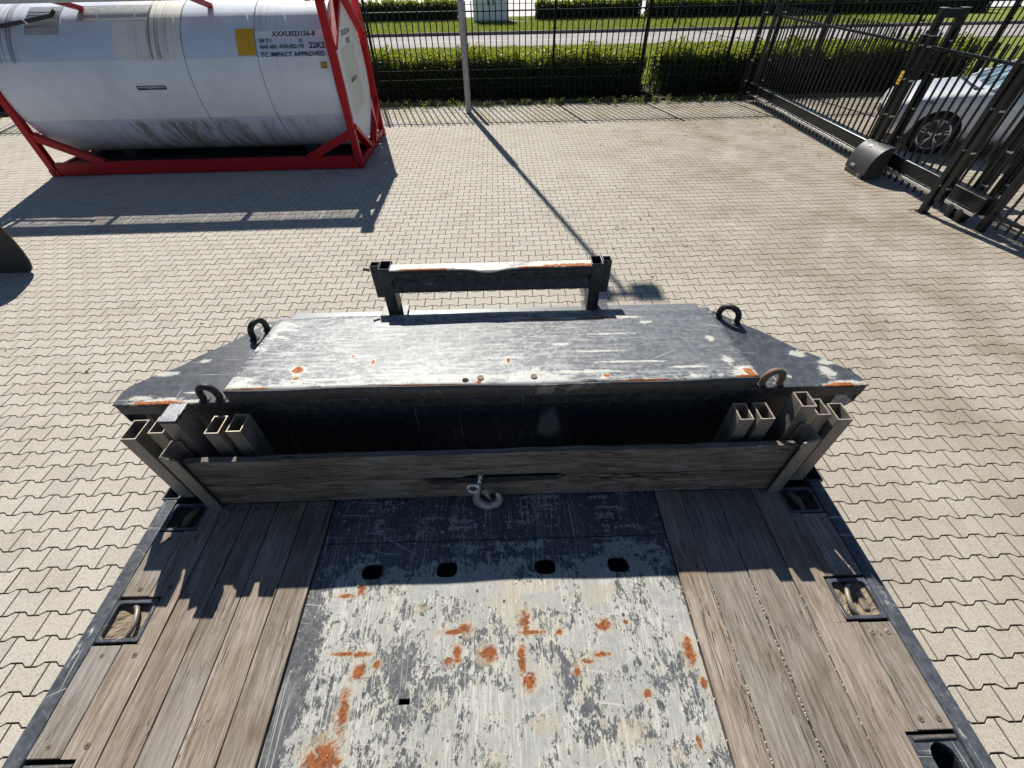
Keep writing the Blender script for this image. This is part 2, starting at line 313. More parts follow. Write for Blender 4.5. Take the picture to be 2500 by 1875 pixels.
def mat_wood(name, cols, along=1, dark=1., gscale=1., rough=.8):
    """weathered hardwood, grain along axis 0 or 1"""
    n = N(name); v = n.coord(); r = n.orand()
    v = n.vm('ADD', v, n.comb(n.math('MULTIPLY', r, 17), n.math('MULTIPLY', r, 31), n.math('MULTIPLY', r, 7)))
    st = (1, 20, 8) if along == 0 else (20, 1, 8)
    wv = n.noise(n.map(v, tuple(q*1.4 for q in st)), 1, 2, .5); 
    g1 = n.noise(n.map(v, tuple(q*3.4*gscale for q in st)), 1.6, 6, .76, .9); g2 = n.noise(n.map(v, tuple(q*14*gscale for q in st)), 1.4, 4, .7, .4); g3 = n.noise(v, 4.5, 4, .6)
    f = n.math('ADD', n.math('MULTIPLY', g1, .62), n.math('ADD', n.math('MULTIPLY', g2, .26), n.math('MULTIPLY', wv, .12)))
    c = n.ramp(n.range(f, .34, .66), [(0, cols[0]), (.35, cols[1]), (.65, cols[2]), (1, cols[3])])
    tint = n.mix(n.range(r, 0, 1), (1.04, .97, .90), (.90, .95, .97)); c = n.mix(1, c, tint, 'MULTIPLY'); c = n.mix(1, c, n.ramp(n.math('FRACT', n.math('MULTIPLY', r, 7.3)), [(0, (.80, .80, .80)), (1, (1.12, 1.12, 1.12))]), 'MULTIPLY')
    c = n.mix(n.math('MULTIPLY', n.range(g3, .48, .66), .7), c, n.mix(1, c, (.68, .58, .46), 'MULTIPLY'))
    c = n.mix(n.math('MULTIPLY', n.range(n.noise(n.map(v, (1, 1, 1), (5, 1, 0)), 2.6, 3), .55, .75), .35), c, (.34, .33, .31))
    # pores / dark specks and long cracks
    cr = n.math('ABSOLUTE', n.math('SUBTRACT', n.noise(n.map(v, tuple(q*1.6 for q in st), (3, 3, 3)), 1.2, 3, .6, .6), .5))
    crm = n.math('MULTIPLY', n.range(cr, .010, .002), n.range(n.noise(n.map(v, (2, 2, 2), (8, 2, 1)), 1.5, 2), .45, .53))
    c = n.mix(n.math('MULTIPLY', crm, .85), c, [q*.25 for q in cols[0]])
    por = n.range(n.noise(n.map(v, tuple(q*22 for q in st)), 1.0, 2, .6), .66, .74); c = n.mix(n.math('MULTIPLY', por, .5), c, [q*.4 for q in cols[0]])
    rs = n.noise(n.map(v, (3, 3, 3), (11, 4, 0)), 1.2, 4, .6); c = n.mix(n.math('MULTIPLY', n.range(rs, .63, .75), .5), c, n.mix(1, c, (1.15, .72, .42), 'MULTIPLY'))
    n.bs(c, n.range(g1, .3, .7, rough+.05, rough-.12), 0, .4)
    n.bump(n.math('SUBTRACT', f, n.math('MULTIPLY', crm, .8)), .55, .0025); MT[name] = n.m
mat_wood('deck_wood', [(.085, .068, .053), (.20, .167, .137), (.315, .272, .232), (.48, .437, .39)], 1)
mat_wood('board_wood', [(.020, .016, .013), (.11, .088, .070), (.21, .175, .143), (.34, .30, .255)], 0)
plain('dirt', (.25, .20, .14), 1, 0, .3, 90, .1, .25)
plain('grit', (.5, .46, .4), .9, 0, .4, 90, .3)
plain('hole_black', (.004, .004, .005), .9, 0, .2, 20)
plain('chassis_black', (.02, .021, .023), .6, 0, .3, 12)

# ---- container
plain('red_paint', (.40, .006, .011), .42, 0, .16, 9, .25, .05)
def mat_tank(name, base, streak=True, seed=0):
    n = N(name); v = n.coord(); x, y, z = n.sep(v); o = (seed*2.7, 0, seed)
    ang = n.math('ARCTAN2', n.math('SUBTRACT', z, 1.32), n.math('SUBTRACT', 1.219, y))
    av = n.comb(x, n.math('MULTIPLY', ang, .35), 0)
    a = n.noise(n.map(v, (1, 1, 1), o), 1.6, 5, .6); b = n.noise(n.map(v, (1, 1, 1), o), 90, 3, .6)
    c = n.mix(n.range(a, .3, .7), [q*.9 for q in base], [min(1, q*1.07) for q in base])
    c = n.mix(n.math('MULTIPLY', n.range(b, .55, .75), .2), c, [q*.8 for q in base])
    if streak:
        s = n.noise(n.map(av, (22, 1.3, 1), o), 1, 5, .7, .25); m2 = n.noise(n.map(av, (1.3, .5, 1), (2.2, 0, 0)), 1, 3, .6)
        zone = n.math('MAXIMUM', n.math('MULTIPLY', n.range(x, .30, .42), n.range(x, .82, .66)), n.math('MULTIPLY', n.range(x, 2.62, 2.72), n.range(x, 3.35, 3.15)))
        zone = n.math('MULTIPLY', zone, n.range(ang, .36, .42)); zone = n.math('MAXIMUM', zone, n.math('MULTIPLY', n.range(m2, .52, .7), n.range(ang, .3, .5, .15, .45)))
        c = n.mix(n.math('MULTIPLY', n.math('MULTIPLY', n.range(s, .46, .66), zone), .85), c, (.12, .10, .075))
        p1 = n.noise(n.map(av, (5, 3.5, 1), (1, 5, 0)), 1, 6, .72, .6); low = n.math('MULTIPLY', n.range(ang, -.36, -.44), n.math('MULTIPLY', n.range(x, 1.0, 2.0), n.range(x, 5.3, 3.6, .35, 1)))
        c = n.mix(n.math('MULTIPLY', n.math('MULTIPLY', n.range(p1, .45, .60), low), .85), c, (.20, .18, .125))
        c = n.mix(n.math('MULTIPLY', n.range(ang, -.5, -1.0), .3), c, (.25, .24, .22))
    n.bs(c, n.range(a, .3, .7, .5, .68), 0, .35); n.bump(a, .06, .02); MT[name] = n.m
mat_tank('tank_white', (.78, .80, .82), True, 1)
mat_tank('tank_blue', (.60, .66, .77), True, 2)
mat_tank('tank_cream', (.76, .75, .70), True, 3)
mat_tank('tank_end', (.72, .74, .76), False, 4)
plain('decal_white', (.74, .75, .77), .5, 0, .03, 5)
plain('decal_poster', (.60, .62, .55), .5, 0, .10, 4)
plain('decal_yellow', (.62, .33, .012), .5, 0, .06, 5)
plain('decal_ink', (.012, .014, .03), .6, 0, .2, 40)
plain('cable_black', (.02, .018, .018), .5, 0, .2, 30)
plain('grating_alu', (.5, .5, .5), .4, .6, .15, 20)

# ---- gate, fence, car, misc
plain('gate_black', (.009, .010, .0115), .28, 0, .2, 8, .32)
plain('fence_green_black', (.006, .0085, .007), .5, 0, .2, 12, .12)
plain('motor_grey', (.026, .028, .031), .55, 0, .12, 60, .5)
plain('motor_plastic', (.25, .255, .26), .5, 0, .1, 40)
plain('roller_black', (.012, .012, .012), .6, 0, .2, 30)
plain('concrete', (.30, .28, .25), .95, 0, .22, 14, .2, .5)
plain('edging_brown', (.13, .11, .09), .95, 0, .3, 12, .2, .5)
plain('curb_grey', (.20, .17, .16), .95, 0, .25, 10, .2, .4)
plain('path_light', (.62, .60, .57), .95, 0, .08, 2, .2)
plain('line_white', (.72, .72, .7), .8, 0, .08, 20)
plain('cabinet_white', (.86, .87, .84), .5, 0, .05, 3)
plain('cabinet_seam', (.16, .165, .16), .6, 0, .1, 5)
plain('yellow_sign', (.75, .45, .02), .5, 0, .06, 10)
plain('tyre_rubber', (.018, .018, .019), .75, 0, .3, 30, .35, .2)
plain('alloy', (.55, .55, .54), .3, .7, .1, 10)
plain('alloy_dark', (.03, .03, .032), .45, .3, .2, 10)
plain('trim_black', (.02, .02, .022), .5, 0, .2, 20)
n_ = N('car_paint'); n_.bs(n_.mix(n_.range(n_.noise(n_.coord(), 2, 2), .3, .7), (.70, .71, .72), (.76, .77, .78)), .3, 0, .5, 1.0); MT['car_paint'] = n_.m
n_ = N('glass_dark'); n_.bs(n_.mix(n_.range(n_.noise(n_.map(n_.coord(), (1, 6, 1)), 1.3, 2), .42, .58), (.03, .045, .055), (.25, .36, .42)), .05, 0, .9); MT['glass'] = n_.m
n_ = N('lamp_glass'); n_.bs(n_.mix(n_.range(n_.noise(n_.coord(), 9, 2), .4, .6), (.04, .05, .07), (.35, .38, .42)), .08, 0, .8); MT['lamp_glass'] = n_.m

# ------------------------------------------------------------------ mesh helpers
class MB:
    def __init__(s): s.v = []; s.f = []
    def add(s, v, f):
        o = len(s.v); s.v += [tuple(q) for q in v]; s.f += [tuple(i+o for i in q) for q in f]; return s
    def box(s, x0, x1, y0, y1, z0, z1):
        return s.add([(x0,y0,z0),(x1,y0,z0),(x1,y1,z0),(x0,y1,z0),(x0,y0,z1),(x1,y0,z1),(x1,y1,z1),(x0,y1,z1)],
                     [(3,2,1,0),(4,5,6,7),(0,1,5,4),(1,2,6,5),(2,3,7,6),(3,0,4,7)])
    def prism(s, poly, a, b, axis='z', flip=False):
        n = len(poly)
        def P(p, t): return {'z': (p[0], p[1], t), 'y': (p[0], t, p[1]), 'x': (t, p[0], p[1])}[axis]
        v = [P(p, a) for p in poly]+[P(p, b) for p in poly]
        f = [tuple(range(n))[::-1], tuple(range(n, 2*n))]+[(i, (i+1) % n, n+(i+1) % n, n+i) for i in range(n)]
        return s.add(v, f)
    def beam(s, p, q, w, h, up=(0,0,1)):
        p, q = Vector(p), Vector(q); d = (q-p).normalized(); u = Vector(up)
        if abs(d.dot(u)) > .99: u = Vector((0,1,0))
        r = d.cross(u).normalized(); u = r.cross(d).normalized(); r *= w/2; u *= h/2
        v = [p-r-u, p+r-u, p+r+u, p-r+u, q-r-u, q+r-u, q+r+u, q-r+u]
        return s.add(v, [(0,1,2,3),(7,6,5,4),(4,5,1,0),(5,6,2,1),(6,7,3,2),(7,4,0,3)])
    def tube(s, pts, r, seg=10, cap=True, closed=False):
        pts = [Vector(p) for p in pts]; n = len(pts); rs = r if hasattr(r, '__len__') else [r]*n
        rings = []; prev = None
        for i, p in enumerate(pts):
            a = pts[(i-1) % n] if (i > 0 or closed) else p; b = pts[(i+1) % n] if (i < n-1 or closed) else p
            d = (b-a).normalized()
            if prev is None:
                u = Vector((0,0,1)) if abs(d.z) < .9 else Vector((0,1,0)); u = (u-d*d.dot(u)).normalized()
            else: u = (prev-d*d.dot(prev)).normalized()
            prev = u; w_ = d.cross(u)
            rings.append([p+(u*math.cos(t)+w_*math.sin(t))*rs[i] for t in [2*math.pi*k/seg for k in range(seg)]])
        v = [q for g in rings for q in g]; f = []
        for i in range(n if closed else n-1):
            j = (i+1) % n
            for k in range(seg): f.append((i*seg+k, i*seg+(k+1) % seg, j*seg+(k+1) % seg, j*seg+k))
        if cap and not closed: f += [tuple(range(seg))[::-1], tuple((n-1)*seg+k for k in range(seg))]
        return s.add(v, f)
    def cyl(s, c, r, a, b, axis='z', seg=20):
        c = Vector(c); e = {'x': Vector((1,0,0)), 'y': Vector((0,1,0)), 'z': Vector((0,0,1))}[axis]
        return s.tube([c+e*a, c+e*b], r, seg)
    def rtube(s, x0, x1, y0, y1, z0, z1, t):
        o = [(x0,y0),(x1,y0),(x1,y1),(x0,y1)]; i = [(x0+t,y0+t),(x1-t,y0+t),(x1-t,y1-t),(x0+t,y1-t)]
        v = [(a,b,z0) for a,b in o]+[(a,b,z1) for a,b in o]+[(a,b,z0) for a,b in i]+[(a,b,z1) for a,b in i]; f = []
        for k in range(4):
            l = (k+1) % 4; f += [(k,l,4+l,4+k),(8+l,8+k,12+k,12+l),(4+k,4+l,12+l,12+k),(k,8+k,8+l,l)]
        return s.add(v, f)
    def disc(s, c, r, nrm='z', seg=20):
        v = []
        for k in range(seg):
            a = 2*math.pi*k/seg; u, w_ = r*math.cos(a), r*math.sin(a)
            v.append({'z': (c[0]+u, c[1]+w_, c[2]), 'y': (c[0]+u, c[1], c[2]+w_), 'x': (c[0], c[1]+u, c[2]+w_)}[nrm])
        return s.add(v, [tuple(range(seg))])
    def mesh(s, name):
        me = bpy.data.meshes.new(name); me.from_pydata(s.v, [], s.f); me.update()
        bm = bmesh.new(); bm.from_mesh(me); bmesh.ops.recalc_face_normals(bm, faces=bm.faces); bm.to_mesh(me); bm.free(); return me
    def build(s, name, mat, parent=None, bevel=0, smooth=False, seg=2, loc=None):
        me = s.mesh(name); return mk(name, me, mat, parent, bevel, smooth, seg, loc)
def mk(name, me, mat, parent=None, bevel=0, smooth=False, seg=2, loc=None):
    if mat and not me.materials: me.materials.append(MT[mat] if isinstance(mat, str) else mat)
    o = bpy.data.objects.new(name, me); COL.objects.link(o)
    if parent is not None: o.parent = parent
    if loc is not None: o.location = loc
    if smooth:
        me.polygons.foreach_set('use_smooth', [True]*len(me.polygons))
        try: me.set_sharp_from_angle(angle=rad(smooth if smooth > 1 else 40))
        except Exception: pass
    if bevel:
        b = o.modifiers.new('bevel', 'BEVEL'); b.width = bevel; b.segments = seg; b.limit_method = 'ANGLE'; b.angle_limit = rad(40)
    return o
def empty(name, loc=(0,0,0), rz=0):
    o = bpy.data.objects.new(name, None); COL.objects.link(o); o.location = loc; o.rotation_euler = (0,0,rz); o.empty_display_size = .2; return o
def tag(o, label=None, cat=None, group=None, kind=None):
    if label: o['label'] = label
    if cat: o['category'] = cat
    if group: o['group'] = group
    if kind: o['kind'] = kind
    return o
def fastmesh(name, verts, faces, attrs=None):
    """verts (n,3) array, faces (m,k) array"""
    me = bpy.data.meshes.new(name); verts = np.asarray(verts, np.float32); faces = np.asarray(faces, np.int32)
    me.vertices.add(len(verts)); me.vertices.foreach_set('co', verts.ravel())
    m, k = faces.shape; me.loops.add(m*k); me.loops.foreach_set('vertex_index', faces.ravel())
    me.polygons.add(m); me.polygons.foreach_set('loop_start', np.arange(0, m*k, k, dtype=np.int32)); me.polygons.foreach_set('loop_total', np.full(m, k, np.int32))
    for nme, arr in (attrs or {}).items():
        a = me.attributes.new(nme, 'FLOAT', 'POINT'); a.data.foreach_set('value', np.asarray(arr, np.float32))
    me.update(calc_edges=True); me.validate(); me.shade_flat(); return me

# ------------------------------------------------------------------ ground and setting
def sheet(name, mat, x0, x1, y0, y1, z, kind='structure'):
    o = MB().add([(x0,y0,z),(x1,y0,z),(x1,y1,z),(x0,y1,z)], [(0,1,2,3)]).build(name, mat); return tag(o, kind=kind)
sheet('ground', 'joint', -420, 420, -300, 620, -.0068)
yard = empty('paved_yard'); tag(yard, kind='structure')
TP = .0058; OX, OY = -.2914, 6.6214; PX, PY = .2, .1428
def stone_shape(inset=.0042, bev=.0020, dz=-.009):
    a, b, w1, w2, L = .0825, .0603, .034, .066, .1
    top = [(-L, a), (-w2, a), (-w1, b), (w1, b), (w2, a), (L, a)]
    out = [(x, -y) for x, y in top]+[(x, y) for x, y in top[::-1]]
    def ins(d):
        r = []
        for x, y in out:
            xs = x-math.copysign(d, x) if abs(x) > .09 else x
            r.append((xs, y-math.copysign(d, y)))
        return r
    o, i = ins(inset), ins(inset+bev); n = 12
    v = [(x, y, 0.) for x, y in i]+[(x, y, -.0018) for x, y in o]+[(x, y, dz) for x, y in o]
    quads = [(k, n+k, n+(k+1) % n, (k+1) % n) for k in range(n)]+[(n+k, 2*n+k, 2*n+(k+1) % n, n+(k+1) % n) for k in range(n)]
    # split the top into convex quads
    tq = [(0, 1, 10, 11), (1, 2, 9, 10), (2, 3, 8, 9), (3, 4, 7, 8), (4, 5, 6, 7)]
    return np.array(v), tq+[(a_, b_, c_, d_) for a_, b_, c_, d_ in quads]
SV, SF = stone_shape()
def yard_pos(i, j): 
    a, b = i*PX, j*PY; return OX+a*math.cos(TP)-b*math.sin(TP), OY+a*math.sin(TP)+b*math.cos(TP)
def cam_uv(P):
    d = P-np.array([0, 0, CAM_H]); c = np.stack([d@np.array(rt), d@np.array(dn), d@np.array(fwd)], -1)
    return 1250+1043.4*c[..., 0]/c[..., 2], 937.5+1043.4*c[..., 1]/c[..., 2], c[..., 2]
ij = []
for j in range(-62, 53):
    off = .5 if j % 2 else 0.
    for i in range(-66, 76): ij.append((i+off, j))
ij = np.array(ij)
ctr = np.stack([OX+ij[:, 0]*PX*math.cos(TP)-ij[:, 1]*PY*math.sin(TP), OY+ij[:, 0]*PX*math.sin(TP)+ij[:, 1]*PY*math.cos(TP), np.zeros(len(ij))], -1)
ctr = ctr[(ctr[:, 1] < 14.02) & (ctr[:, 1] > -2.2)]
u, vv, dep = cam_uv(ctr)
infr = (u > -20) & (u < 2520) & (vv > 0) & (vv < 1890) & (dep > .3)
def hidden(P):
    k1 = (CAM_H-1.49)/CAM_H; x, y = P[:, 0]*k1, P[:, 1]*k1; a = (np.abs(x+.065) < 1.30) & (y < .93)
    k2 = (CAM_H-1.86)/CAM_H; x, y = P[:, 0]*k2, P[:, 1]*k2; b = (np.abs(x+.06) < 1.20) & (y > .85) & (y < 1.30)
    k3 = (CAM_H-1.86)/CAM_H; c = (np.abs(P[:, 0]*k3+.05) < .88) & (P[:, 1]*k3 < 1.48) & (P[:, 1]*k3 > .9)
    return a | b | c
score = np.where(infr & ~hidden(ctr), 1/dep**2*np.maximum(.05, CAM_H/np.linalg.norm(ctr-np.array([0, 0, CAM_H]), axis=1)), -1)
order = np.argsort(-score); big = order[:300]; rest = order[300:]
pave_me = fastmesh('paver', SV, SF); pave_me.materials.append(MT['paver'])
for k in big:
    o = bpy.data.objects.new('paver', pave_me); COL.objects.link(o); o.parent = yard
    o.location = (ctr[k, 0], ctr[k, 1], rng.normal(0, .0007)); o.rotation_euler = (rng.normal(0, .004), rng.normal(0, .004), TP+rng.normal(0, .003))
m = len(rest); ca, sa = math.cos(TP), math.sin(TP); base = SV@np.array([[ca, sa, 0], [-sa, ca, 0], [0, 0, 1]])
C3 = ctr[rest].copy(); C3[:, 2] = rng.normal(0, .0007, m)
tilt = rng.normal(0, .005, (m, 2))
V = base[None]+C3[:, None]; V[:, :, 2] += base[None, :, 0]*tilt[:, None, 0]+base[None, :, 1]*tilt[:, None, 1]
F = (np.array(SF)[None]+(np.arange(m)*len(SV))[:, None, None]).reshape(-1, 4)
me = fastmesh('pavers', V.reshape(-1, 3), F, {'rnd': np.repeat(rng.random(m), len(SV))})
tag(mk('pavers', me, 'paver', yard), kind='stuff')

edging = empty('yard_edging', (0, 14.08, 0)); tag(edging, kind='structure')
for i in range(-14, 17):
    MB().box(-.497, .497, 0, .08, -.1, .055+.004*math.sin(i*2.3)).build('edging_stone', 'edging_brown', edging, .006, loc=(i*1.0+.2, 0, 0))
sheet('planting_bed', 'joint', -60, 60, 14.16, 16.1, .004)
sheet('grass_verge', 'grass', -70, 70, 16.1, 24.55, .02)
sheet('road', 'asphalt', -120, 120, 24.55, 29.15, .0)
tag(MB().box(-120, 120, 24.45, 24.6, -.1, .035).build('road_edge_stone', 'curb_grey'), kind='structure')
tag(MB().box(-120, 120, 29.15, 29.33, -.1, .13).build('kerb', 'curb_grey'), kind='structure')
tag(MB().box(-120, 120, 26.8, 26.89, .002, .005).build('road_line', 'line_white'), kind='structure')
sheet('far_grass', 'grass', -120, 120, 29.33, 36.6, .10)
sheet('far_pavement', 'path_light', -200, 200, 36.6, 75, .09)
sheet('footpath', 'path_light', -2.1, 1.9, 33.9, 36.7, .112)
tag(MB().box(-120, 120, 36.55, 36.68, 0, .16).build('far_kerb', 'concrete'), kind='structure')

# grass blades as real geometry on the two verges (one mass)
def blades(name, n, x0, x1, y0, y1, z, h, wd, parent=None):
    x = rng.uniform(x0, x1, n); y = rng.uniform(y0, y1, n); a = rng.uniform(0, 6.28, n); hh = h*rng.uniform(.5, 1.3, n); lean = rng.normal(0, .45, (n, 2))*hh[:, None]
    dx, dy = np.cos(a)*wd, np.sin(a)*wd
    v = np.stack([np.stack([x-dx, y-dy, np.full(n, z)], -1), np.stack([x+dx, y+dy, np.full(n, z)], -1), np.stack([x+lean[:, 0], y+lean[:, 1], z+hh], -1)], 1).reshape(-1, 3)
    me = fastmesh(name, v, np.arange(3*n).reshape(-1, 3), {'rnd': np.repeat(rng.random(n), 3)}); return mk(name, me, 'blade')
tag(blades('verge_grass', 90000, -14, 16, 16.1, 24.5, .02, .10, .010), 'short sunlit grass between the near hedge and the road', 'grass', kind='stuff')
tag(blades('far_verge_grass', 110000, -22, 24, 29.35, 36.5, .10, .11, .014), 'strip of mown grass on the far side of the road', 'grass', kind='stuff')

# weeds growing in the joints by the fence
def weeds():
    P = []
    for k in range(300):
        x = rng.uniform(-4, 6.6); y = 14.03-abs(rng.normal(0, .20)); P.append((x, y, rng.uniform(.03, .20)))
    for k in range(45):
        x = rng.uniform(-2, 5); y = 14-abs(rng.normal(0, 1.4)); P.append((x, y, rng.uniform(.01, .045)))
    for k in range(14):
        P.append((rng.uniform(1.2, 2.6), rng.uniform(4.2, 7.6), rng.uniform(.006, .018)))
    for k in range(24): P.append((6.3+rng.normal(0, .12), rng.uniform(6.4, 13.4), rng.uniform(.015, .06)))
    v = []; f = []; r = []
    for (x, y, h) in P:
        for q in range(int(6+h*70)):
            a = rng.uniform(0, 6.28); s = rng.uniform(.3, 1)*h*.5; z0 = rng.uniform(0, h*.8); ln = rng.uniform(.012, .03)+h*.12; wdt = ln*.32
            bx, by = x+math.cos(a)*s*.5, y+math.sin(a)*s*.5; dx, dy = math.cos(a), math.sin(a); up = rng.uniform(.1, .9)*ln
            o = len(v); v += [(bx, by, z0), (bx+dx*ln*.5-dy*wdt, by+dy*ln*.5+dx*wdt, z0+up*.6), (bx+dx*ln, by+dy*ln, z0+up), (bx+dx*ln*.5+dy*wdt, by+dy*ln*.5-dx*wdt, z0+up*.6)]
            f.append((o, o+1, o+2, o+3)); r += [rng.uniform(.3, 1)]*4
    me = fastmesh('weeds', np.array(v), np.array(f), {'rnd': r}); tag(mk('weeds', me, 'blade'), 'small green weeds in the paving joints along the fence foot', 'weeds', kind='stuff')
weeds()

def litter():
    v = []; f = []
    for k in range(130):
        x, y = rng.uniform(-6, 6.2), rng.uniform(2.5, 13.6)
        for q in range(rng.integers(1, 4)):
            a = rng.uniform(0, 6.28); L = rng.uniform(.008, .026); w_ = L*rng.uniform(.2, .5); cx, cy = x+rng.normal(0, .025), y+rng.normal(0, .025); o = len(v)
            c, s_ = math.cos(a), math.sin(a); z = .003
            v += [(cx-c*L, cy-s_*L, z), (cx+s_*w_, cy-c*w_, z+.004), (cx+c*L, cy+s_*L, z+rng.uniform(0, .008)), (cx-s_*w_, cy+c*w_, z+.001)]; f.append((o, o+1, o+2, o+3))
    me = fastmesh('leaf_litter', np.array(v), np.array(f)); tag(mk('leaf_litter', me, 'twig'), 'dry leaf bits and crumbs scattered over the paving', 'litter', kind='stuff')
litter()

# ------------------------------------------------------------------ hedges
def hedge(x0, x1, y0, y1, h, n, ls, label, group, shoots, rag=.12):
    root = empty('hedge', ((x0+x1)/2, (y0+y1)/2, 0)); tag(root, label, 'hedge', group)
    cx, cy = (x0+x1)/2, (y0+y1)/2
    def bulge(x, t): return rag*(np.sin(x*2.1+t)*.4+np.sin(x*5.3+t*2)*.35+np.sin(x*11.7+t*3)*.25)
    W, D = x1-x0, y1-y0
    areas = np.array([W*h, W*h, W*D*1.5, D*h, D*h]); face = rng.choice(5, n, p=areas/areas.sum())
    u = rng.random(n); t = rng.random(n); dpt = np.abs(rng.normal(0, .07, n))
    x = np.where(face < 3, x0+u*W, np.where(face == 3, x0+dpt, x1-dpt)); z = np.where(face == 2, h, t*h)
    y = np.where(face == 0, y0+dpt, np.where(face == 1, y1-dpt, y0+t*D)); y = np.where(face > 2, y0+u*D, y)
    z = np.where(face == 2, h-dpt+bulge(x, 3)+bulge(y*1.3, 1), z); y = y+np.where(face == 0, -bulge(x+z, 0), np.where(face == 1, bulge(x+z, 1.4), 0)); x = x+np.where(face == 3, -bulge(y+z, 2), np.where(face == 4, bulge(y+z, 5), 0))
    z = np.maximum(z, .03)
    nrm = np.stack([np.where(face == 3, -1., np.where(face == 4, 1., 0)), np.where(face == 0, -1., np.where(face == 1, 1., 0)), np.where(face == 2, 1., .35)], -1)
    rnd = np.clip(rng.normal(.30, .16, n)+np.where(face == 2, .34, 0), 0, .95)  # top leaves get lighter colours, painting in the sunlit hedge top
    # upright young shoots on top
    if shoots:
        k = shoots; sx = rng.uniform(x0, x1, k); sy = rng.uniform(y0+.05, y1-.05, k); sh = rng.uniform(.05, .36, k)*rng.uniform(.3, 1, k); per = 9
        px = np.repeat(sx, per)+rng.normal(0, .018, k*per); py = np.repeat(sy, per)+rng.normal(0, .018, k*per); pz = h-.02+bulge(np.repeat(sx, per), 3)+np.repeat(sh, per)*rng.random(k*per)
        x = np.concatenate([x, px]); y = np.concatenate([y, py]); z = np.concatenate([z, pz]); nn = rng.normal(0, 1, (k*per, 3)); nrm = np.concatenate([nrm, nn]); rnd = np.concatenate([rnd, np.clip(rng.normal(.78, .13, k*per), 0, 1)]); n = len(x)
    d = nrm*.8+rng.normal(0, .75, (n, 3)); d /= np.linalg.norm(d, axis=1)[:, None]                # leaf normal
    a = np.cross(d, rng.normal(0, 1, (n, 3))); a /= np.linalg.norm(a, axis=1)[:, None]; b = np.cross(d, a)
    L = ls*rng.uniform(.6, 1.25, n)[:, None]; Wd = L*.36; P = np.stack([x-cx, y-cy, z], -1)
    v = np.stack([P-a*L*.5, P+b*Wd+d*L*.08, P+a*L*.5, P-b*Wd+d*L*.08], 1).reshape(-1, 3)
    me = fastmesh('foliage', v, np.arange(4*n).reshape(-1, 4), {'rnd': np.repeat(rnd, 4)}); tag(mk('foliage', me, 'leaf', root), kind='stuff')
    # dark core box added to block light inside the hedge, then stems
    c = MB(); i = .13; c.box(x0-cx+i, x1-cx-i, y0-cy+i, y1-cy-i, .05, h-.13); c.build('light_block_core', 'hedge_core_dark', root)
    s = MB()
    for q in np.arange(x0+.2, x1-.1, .33): s.tube([(q-cx, rng.uniform(-.15, .15), 0), (q-cx+rng.normal(0, .05), rng.uniform(-.2, .2), h*.7)], [.014, .006], 5)
    s.build('stems', 'twig', root)
hedge(-16, 4.12, 14.75, 15.85, .86, 62000, .062, 'long clipped green hedge right behind the fence, left of the narrow gap', 'hedges behind the fence', 7500)
hedge(4.5, 13.5, 14.75, 15.85, .88, 30000, .062, 'clipped green hedge behind the fence and gate, right of the narrow gap', 'hedges behind the fence', 3600)
hedge(-26, -2.6, 35.2, 36.3, .92, 26000, .11, 'far hedge across the road, left of the white cabinet', 'far hedges across the road', 2400, .1)
hedge(2.3, 8.7, 34.4, 35.6, .84, 11000, .105, 'far hedge across the road, just right of the white cabinet', 'far hedges across the road', 900, .1)
hedge(9.1, 30, 34.0, 35.2, .86, 26000, .11, 'far hedge across the road, rightmost, behind the gate', 'far hedges across the road', 2400, .1)

# ------------------------------------------------------------------ trailer
ZD = 1.49
tr = empty('low_loader_trailer'); tag(tr, 'black flatbed trailer with wooden plank deck and worn steel plate in the foreground', 'trailer')
YB = -5.6   # rear end of the deck
XL0, XL1, XR1, XR0 = -1.313, -1.256, 1.127, 1.182
for (a, b, s_) in ((XL0, XL1, -1), (XR1, XR0, 1)):
    o = MB()
    y0, y1 = YB, .86
    prof = [(a, ZD-.16), (b, ZD-.16), (b, ZD), (a+.012 if s_ < 0 else a, ZD), (a, ZD-.012)] if s_ < 0 else [(a, ZD-.16), (b, ZD-.16), (b, ZD-.012), (b-.012, ZD), (a, ZD)]
    o.prism(prof, y0, y1, 'y'); o.build('side_rail', 'rail_paint', tr, .006)
    # stake pocket at the front end of the rail: open rectangular socket
    MB().rtube(a-.004, b+.004, .861, .93, ZD-.16, ZD+.001, .006).build('stake_pocket', 'rail_paint', tr, .002)
    MB().box(a+.004, b-.004, .868, .924, ZD-.155, ZD-.15).build('pocket_floor', 'hole_black', tr)
# front cross member, chassis
MB().box(XL1, XR1, .935, 1.0, ZD-.25, ZD-.02).build('front_cross_member', 'chassis_black', tr, .004)
for x in (-.55, .42): MB().box(x-.07, x+.07, YB, 1.0, ZD-.62, ZD-.06).build('chassis_beam', 'chassis_black', tr, .004)
for y in np.arange(YB+.3, .7, .55): MB().box(XL1+.01, XR1-.01, y-.04, y+.04, ZD-.17, ZD-.05).build('cross_member', 'chassis_black', tr)
for s_ in (-1, 1):
    lg = MB().box(-.065+s_*.85-.07, -.065+s_*.85+.07, -1.45, -1.31, .02, ZD-.17).build('landing_leg', 'chassis_black', tr, .004)
    MB().box(-.065+s_*.85-.14, -.065+s_*.85+.14, -1.52, -1.24, 0, .02).build('foot', 'rusty_iron', lg)
    for y in (-3.6, -4.8):
        t = MB(); c = (-.065+s_*1.03, y, .48); R, wd = .48, .13
        t.tube([(c[0]-wd, y, .48), (c[0]-wd*.9, y, .48), (c[0]+wd*.9, y, .48), (c[0]+wd, y, .48)], [R*.86, R, R, R*.86], 36); wh = t.build('wheel', 'tyre_rubber', tr, 0, 40)
        MB().cyl(c, .27, -wd-.01, wd+.01, 'x', 28).build('rim', 'galvanised', wh, 0, 40)
